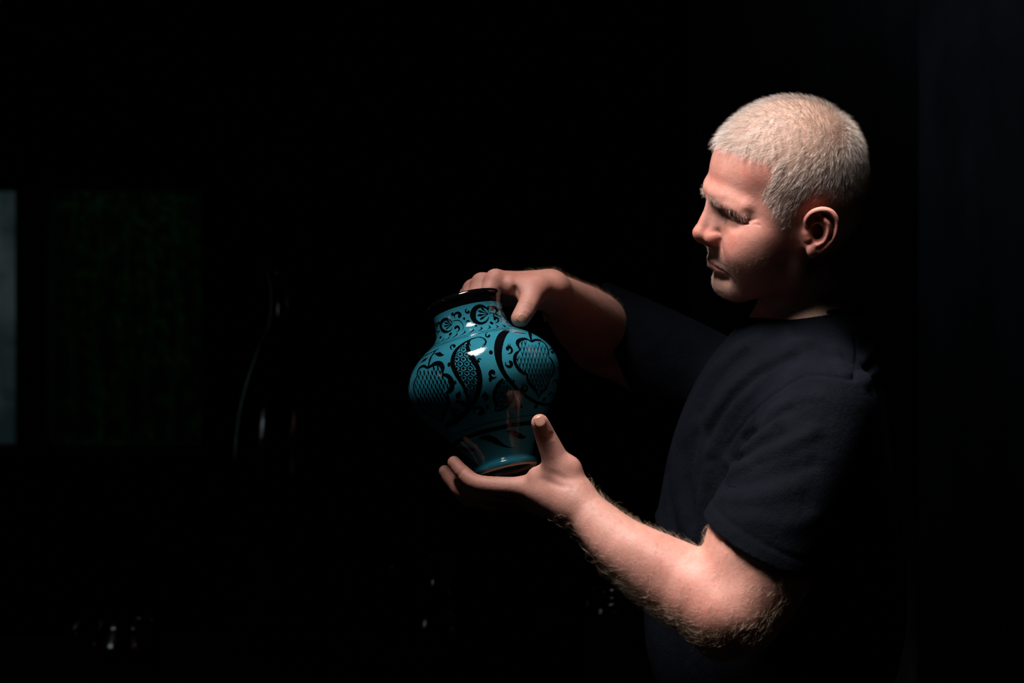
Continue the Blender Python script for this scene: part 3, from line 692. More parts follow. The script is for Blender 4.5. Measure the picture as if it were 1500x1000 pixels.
for an in FEET:
    s_ = Field(); s_.u(chain([an+[0.03, 0, -0.035], an+[-0.10, 0, -0.045], an+[-0.17, 0, -0.05]], [0.04, 0.04, 0.032])); s_.u(chain([an+[0.01, 0, 0.0], an+[0.0, 0, -0.04]], [0.045, 0.045]), 0.03)
    s_.inter(lambda P, cc=None, hd=0: f32(0.012)-P[2])
    V, F_ = mesh_field(s_, an-[0.28, 0.12, 0.1], an+[0.14, 0.12, 0.12], 0.005, 16, 1.4); shoe = setp(np_mesh('shoe', V, F_, None, M_LEATHER), person)
    s2_ = Field(); s2_.u(chain([an+[0.03, 0, -0.065], an+[-0.10, 0, -0.065], an+[-0.17, 0, -0.065]], [0.045, 0.046, 0.037])); s2_.inter(lambda P, cc=None, hd=0: P[2]-f32(0.016)); s2_.inter(lambda P, cc=None, hd=0: f32(0.0)-P[2])
    V, F_ = mesh_field(s2_, an-[0.30, 0.14, 0.12], an+[0.16, 0.14, 0.0], 0.004, 16, 1.4); setp(np_mesh('sole', V, F_, None, M_LEATHER), shoe)
# ------------------------------------------------------------------ the room
def box_np(lo_, hi_):
    x0, y0, z0 = lo_; x1, y1, z1 = hi_
    V = [(x, y, z) for x in (x0, x1) for y in (y0, y1) for z in (z0, z1)]
    return V, [(0, 1, 3, 2), (4, 6, 7, 5), (0, 4, 5, 1), (2, 3, 7, 6), (0, 2, 6, 4), (1, 5, 7, 3)]
def boxes(name, bs, mat_, parent=None, bevel=0.0):
    V, F_ = [], []
    for b in bs:
        v, f = box_np(*b); n_ = len(V); V += v; F_ += [tuple(i+n_ for i in q) for q in f]
    o = np_mesh(name, V, F_, None, mat_, False)
    if bevel: m_ = o.modifiers.new('bevel', 'BEVEL'); m_.width = bevel; m_.segments = 2
    if parent is not None: setp(o, parent)
    return o
def plaster(name, col):
    m, nt, b = new_mat(name); g_ = N(nt, 'ShaderNodeNewGeometry'); mp = N(nt, 'ShaderNodeMapping'); mp.inputs['Scale'].default_value = (1, 1, 0.25); nt.links.new(g_.outputs['Position'], mp.inputs['Vector'])
    f = noise(nt, 9, 7, 0.65, 0.3, 0.7, mp.outputs['Vector']); nt.links.new(mixc(nt, f, tuple(c*0.45 for c in col), tuple(c*1.4 for c in col)), b.inputs['Base Color'])
    b.inputs['Roughness'].default_value = 0.95; b.inputs['Specular IOR Level'].default_value = 0.1; bump(nt, b, noise(nt, 22, 7, 0.65, 0.2, 0.8, mp.outputs['Vector']), 0.6, 0.012); return m
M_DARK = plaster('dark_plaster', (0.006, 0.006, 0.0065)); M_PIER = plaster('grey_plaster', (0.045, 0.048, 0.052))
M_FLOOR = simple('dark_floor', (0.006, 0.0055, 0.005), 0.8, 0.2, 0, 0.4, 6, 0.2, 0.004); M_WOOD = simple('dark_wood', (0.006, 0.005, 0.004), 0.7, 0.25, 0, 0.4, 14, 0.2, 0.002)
S = lambda o: tag(o, kind='structure')
X0, X1, Y0, Y1, Z1 = -3.0, 2.4, -3.6, 3.0, 3.5
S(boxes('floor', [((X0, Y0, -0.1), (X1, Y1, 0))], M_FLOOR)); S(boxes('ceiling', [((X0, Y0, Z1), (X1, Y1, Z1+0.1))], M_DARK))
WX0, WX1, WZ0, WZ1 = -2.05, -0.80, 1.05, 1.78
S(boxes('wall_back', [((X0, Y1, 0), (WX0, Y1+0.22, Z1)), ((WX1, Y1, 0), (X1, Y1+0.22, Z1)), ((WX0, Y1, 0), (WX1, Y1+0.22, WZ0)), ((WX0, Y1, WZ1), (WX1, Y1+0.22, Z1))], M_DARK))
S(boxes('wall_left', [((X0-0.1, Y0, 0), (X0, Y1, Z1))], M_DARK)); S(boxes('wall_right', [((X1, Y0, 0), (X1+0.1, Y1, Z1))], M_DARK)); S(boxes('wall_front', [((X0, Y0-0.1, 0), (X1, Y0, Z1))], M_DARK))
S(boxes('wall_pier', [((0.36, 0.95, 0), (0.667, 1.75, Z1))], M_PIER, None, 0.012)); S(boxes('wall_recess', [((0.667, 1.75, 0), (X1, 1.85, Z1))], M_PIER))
M_FRAME = simple('black_window_frame', (0.004, 0.004, 0.004), 0.6, 0.3, 0, 0.2, 30)
win = S(boxes('window_1', [((WX0, Y1+.06, WZ0), (WX0+.05, Y1+.14, WZ1)), ((WX1-.03, Y1+.06, WZ0), (WX1, Y1+.14, WZ1)), ((WX0+.05, Y1+.06, WZ1-.025), (WX1-.03, Y1+.14, WZ1)), ((WX0+.05, Y1+.06, WZ0), (WX1-.03, Y1+.14, WZ0+.025))], M_FRAME))
boxes('mullion', [((-1.322, Y1+.05, WZ0+.025), (-1.240, Y1+.15, WZ1-.025))], M_FRAME, win)
M_GLASS, nt_, b_ = new_mat('window_glass'); b_.inputs['Base Color'].default_value = (0.9, 0.95, 0.95, 1); b_.inputs['Transmission Weight'].default_value = 1.0; b_.inputs['Roughness'].default_value = 0.12; b_.inputs['IOR'].default_value = 1.1
bump(nt_, b_, noise(nt_, 14, 3), 0.05, 0.003)
for a, b in ((WX0+.05, -1.322), (-1.240, WX1-.03)): boxes('pane', [((a, Y1+.098, WZ0+.025), (b, Y1+.102, WZ1-.025))], M_GLASS, win)
# yard outside the window: pale rendered wall on the left, ivy hanging close to the right pane
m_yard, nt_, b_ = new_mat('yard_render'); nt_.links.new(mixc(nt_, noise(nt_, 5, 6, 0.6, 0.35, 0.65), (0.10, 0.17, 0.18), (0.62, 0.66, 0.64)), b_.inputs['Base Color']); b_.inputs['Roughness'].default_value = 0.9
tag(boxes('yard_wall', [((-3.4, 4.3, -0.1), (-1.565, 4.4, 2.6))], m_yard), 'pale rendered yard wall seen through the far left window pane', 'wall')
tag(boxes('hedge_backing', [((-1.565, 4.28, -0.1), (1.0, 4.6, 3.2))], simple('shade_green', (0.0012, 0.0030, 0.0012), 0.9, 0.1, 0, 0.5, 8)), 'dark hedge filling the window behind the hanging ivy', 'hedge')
S(boxes('ground', [((-6, Y1+.22, -0.2), (4, 8, -0.1))], M_FLOOR))
V, F_ = [], []
for k in range(520):
    x = rng.uniform(-1.27, -0.82); z = WZ1-abs(rng.normal())*0.26 if k < 330 else rng.uniform(WZ0, WZ1); y = rng.uniform(3.30, 3.70); s_ = rng.uniform(0.012, 0.026)
    a = rng.uniform(-0.5, 0.5); t_ = rng.uniform(0.2, 0.9); up = np.array([math.sin(a), -0.2, -math.cos(a)]); sd = np.array([math.cos(a), t_*0.5, math.sin(a)]); c_ = np.array([x, y, z]); n_ = len(V)
    V += [c_-up*s_, c_+sd*s_*0.7, c_+up*s_*1.2, c_-sd*s_*0.7, c_+np.array([0, -0.006, 0])]; F_ += [(n_, n_+1, n_+4), (n_+1, n_+2, n_+4), (n_+2, n_+3, n_+4), (n_+3, n_, n_+4)]
for k in range(7):
    x = -1.24+k*0.07
    for q in range(20):
        n_ = len(V); za, zb = -0.1+q*0.1, 0.0+q*0.1; xa, xb = x+0.012*math.sin(q*1.1+k), x+0.012*math.sin((q+1)*1.1+k); y = 3.36+0.02*k
        V += [(xa-.003, y, za), (xa+.003, y+.002, za), (xb+.003, y+.002, zb), (xb-.003, y, zb), (xa, y-.004, za), (xb, y-.004, zb)]; F_ += [(n_, n_+4, n_+5), (n_, n_+5, n_+3), (n_+4, n_+1, n_+2), (n_+4, n_+2, n_+5)]
ivy = np_mesh('ivy', V, F_, None, simple('ivy_leaf', (0.006, 0.060, 0.005), 0.8, 0.1, 0, 0.7, 6), False); tag(ivy, 'green ivy leaves hanging outside the right-hand window pane', 'ivy', None, 'stuff')
# red lantern in the upper left corner
def turned(name, prof, loc, mat_, parent=None, nseg=40, n=4):
    pr = cr(prof, n); th = np.arange(nseg)/nseg*2*math.pi; m_ = len(pr)
    V = np.stack([np.outer(np.cos(th), pr[:, 0]), np.outer(np.sin(th), pr[:, 0]), np.repeat(pr[None, :, 1], nseg, 0)], -1).reshape(-1, 3)+np.array(loc)
    i = np.arange(nseg)[:, None]; j = np.arange(m_-1)[None]
    Q = np.stack([i*m_+j, ((i+1) % nseg)*m_+j, ((i+1) % nseg)*m_+j+1, i*m_+j+1], -1).reshape(-1, 4)
    o = np_mesh(name, V, Q, None, mat_)
    if parent is not None: setp(o, parent)
    return o
m_red, nt_, b_ = new_mat('red_paper'); nt_.links.new(mixc(nt_, noise(nt_, 20), (0.35, 0.015, 0.012), (0.5, 0.03, 0.02)), b_.inputs['Base Color']); b_.inputs['Emission Color'].default_value = (1, 0.06, 0.04, 1); b_.inputs['Emission Strength'].default_value = 0.016  # faint glow added to the paper so the shade shows in the dark
lan = empty('paper_lantern', (-1.217, 2.0, 2.03)); tag(lan, 'dim red paper lantern hanging at the top left corner', 'lantern')
turned('shade', [(0.03, 0.0), (0.08, 0.02), (0.125, 0.08), (0.145, 0.16), (0.14, 0.26), (0.11, 0.34), (0.06, 0.38), (0.03, 0.385)], (-1.217, 2.0, 2.03), m_red, lan)
turned('cord', [(0.004, 0.38), (0.004, 0.9), (0.004, 1.47)], (-1.217, 2.0, 2.03), M_FRAME, lan, 8)
# bench with dark glazed ware behind the vase
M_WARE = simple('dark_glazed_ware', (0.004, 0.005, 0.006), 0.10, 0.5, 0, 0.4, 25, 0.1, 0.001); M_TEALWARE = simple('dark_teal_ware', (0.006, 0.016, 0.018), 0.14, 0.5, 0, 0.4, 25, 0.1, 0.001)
M_PEWTER = simple('pewter', (0.34, 0.34, 0.33), 0.16, 0.5, 1.0, 0.2, 40, 0.1, 0.001)
BX0, BX1, BY0, BY1, BZ = -1.35, 0.30, 0.62, 1.45, 0.80
bench = empty('workbench', ((BX0+BX1)/2, (BY0+BY1)/2, 0)); tag(bench, 'dark wooden workbench in the shadow behind the vase', 'workbench')
for k in range(4):
    y0 = BY0+k*(BY1-BY0)/4; boxes('plank', [((BX0, y0+0.002, BZ-0.045), (BX1, y0+(BY1-BY0)/4-0.002, BZ))], M_WOOD, bench, 0.004)
for x in (BX0+0.05, BX1-0.13):
    for y in (BY0+0.05, BY1-0.13): boxes('leg', [((x, y, 0), (x+0.08, y+0.08, BZ-0.045))], M_WOOD, bench, 0.004)
boxes('rail', [((BX0+0.1, BY0+0.07, BZ-0.16), (BX1-0.1, BY0+0.10, BZ-0.045))], M_WOOD, bench); boxes('rail', [((BX0+0.1, BY1-0.10, BZ-0.16), (BX1-0.1, BY1-0.07, BZ-0.045))], M_WOOD, bench)
def handle(name, pts, r, mat_, parent):
    q = cr(pts, 6); V, F_ = [], []; K = 10; m_ = len(q)
    for i, p in enumerate(q):
        t_ = q[min(i+1, m_-1)]-q[max(i-1, 0)]; t_ = t_/np.linalg.norm(t_); a = np.cross(t_, [0, 1, 0.01]); a /= np.linalg.norm(a); b = np.cross(t_, a)
        V += [p+r*(math.cos(u)*a+1.4*math.sin(u)*b) for u in np.arange(K)/K*2*math.pi]
    F_ = [(i*K+j, i*K+(j+1) % K, (i+1)*K+(j+1) % K, (i+1)*K+j) for i in range(m_-1) for j in range(K)]
    return setp(np_mesh(name, V, F_, None, mat_), parent)
def ware(name, label, cat, prof, loc, mat_, hd=None):
    root = empty(name, loc); tag(root, label, cat, 'dark glazed ware on the workbench'); turned('body', prof, loc, mat_, root, 48)
    if hd is not None: handle('handle', [np.array(loc)+p for p in hd], 0.007, mat_, root)
    return root
ware('tall_bottle', 'tall dark bottle on the workbench with a slanting glint on its shoulder', 'bottle', [(0.0, 0.004), (0.055, 0.0), (0.07, 0.04), (0.085, 0.18), (0.09, 0.33), (0.078, 0.44), (0.05, 0.53), (0.028, 0.58), (0.024, 0.64), (0.03, 0.67), (0.026, 0.672), (0.018, 0.64), (0.02, 0.57)], (-0.405, 1.24, BZ), M_WARE)
ware('pewter_mug', 'small dark pewter mug near the bottom left with a hooked white glint', 'mug', [(0.0, 0.003), (0.038, 0.0), (0.054, 0.006), (0.060, 0.02), (0.054, 0.040), (0.047, 0.058), (0.048, 0.064), (0.043, 0.063), (0.046, 0.040), (0.03, 0.01), (0.0, 0.008)], (-0.672, 1.17, BZ), M_PEWTER,
     [np.array([-0.048, 0, 0.054]), np.array([-0.082, 0, 0.056]), np.array([-0.090, 0, 0.034]), np.array([-0.058, 0, 0.018])])
ware('handled_jug', 'dark jug with a tall loop handle below the vase', 'jug', [(0.0, 0.004), (0.04, 0.0), (0.058, 0.02), (0.072, 0.07), (0.066, 0.12), (0.046, 0.16), (0.04, 0.19), (0.05, 0.215), (0.045, 0.214), (0.036, 0.19), (0.04, 0.16), (0.06, 0.10), (0.0, 0.02)], (-0.105, 0.84, BZ), M_WARE,
     [np.array([-0.045, 0, 0.195]), np.array([-0.078, 0, 0.20]), np.array([-0.088, 0, 0.15]), np.array([-0.068, 0, 0.075])])
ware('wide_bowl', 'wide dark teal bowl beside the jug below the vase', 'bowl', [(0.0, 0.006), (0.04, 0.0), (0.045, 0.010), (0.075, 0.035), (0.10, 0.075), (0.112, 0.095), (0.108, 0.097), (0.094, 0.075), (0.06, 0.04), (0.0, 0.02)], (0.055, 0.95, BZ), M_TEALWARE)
ware('lidded_jar', 'small dark lidded jar with one bright speck beside the forearm', 'jar', [(0.0, 0.004), (0.03, 0.0), (0.044, 0.03), (0.05, 0.09), (0.046, 0.145), (0.034, 0.162), (0.036, 0.169), (0.028, 0.18), (0.010, 0.187), (0.009, 0.195), (0.014, 0.205), (0.010, 0.215), (0.0, 0.217)], (0.158, 0.74, BZ+0.0), M_WARE)
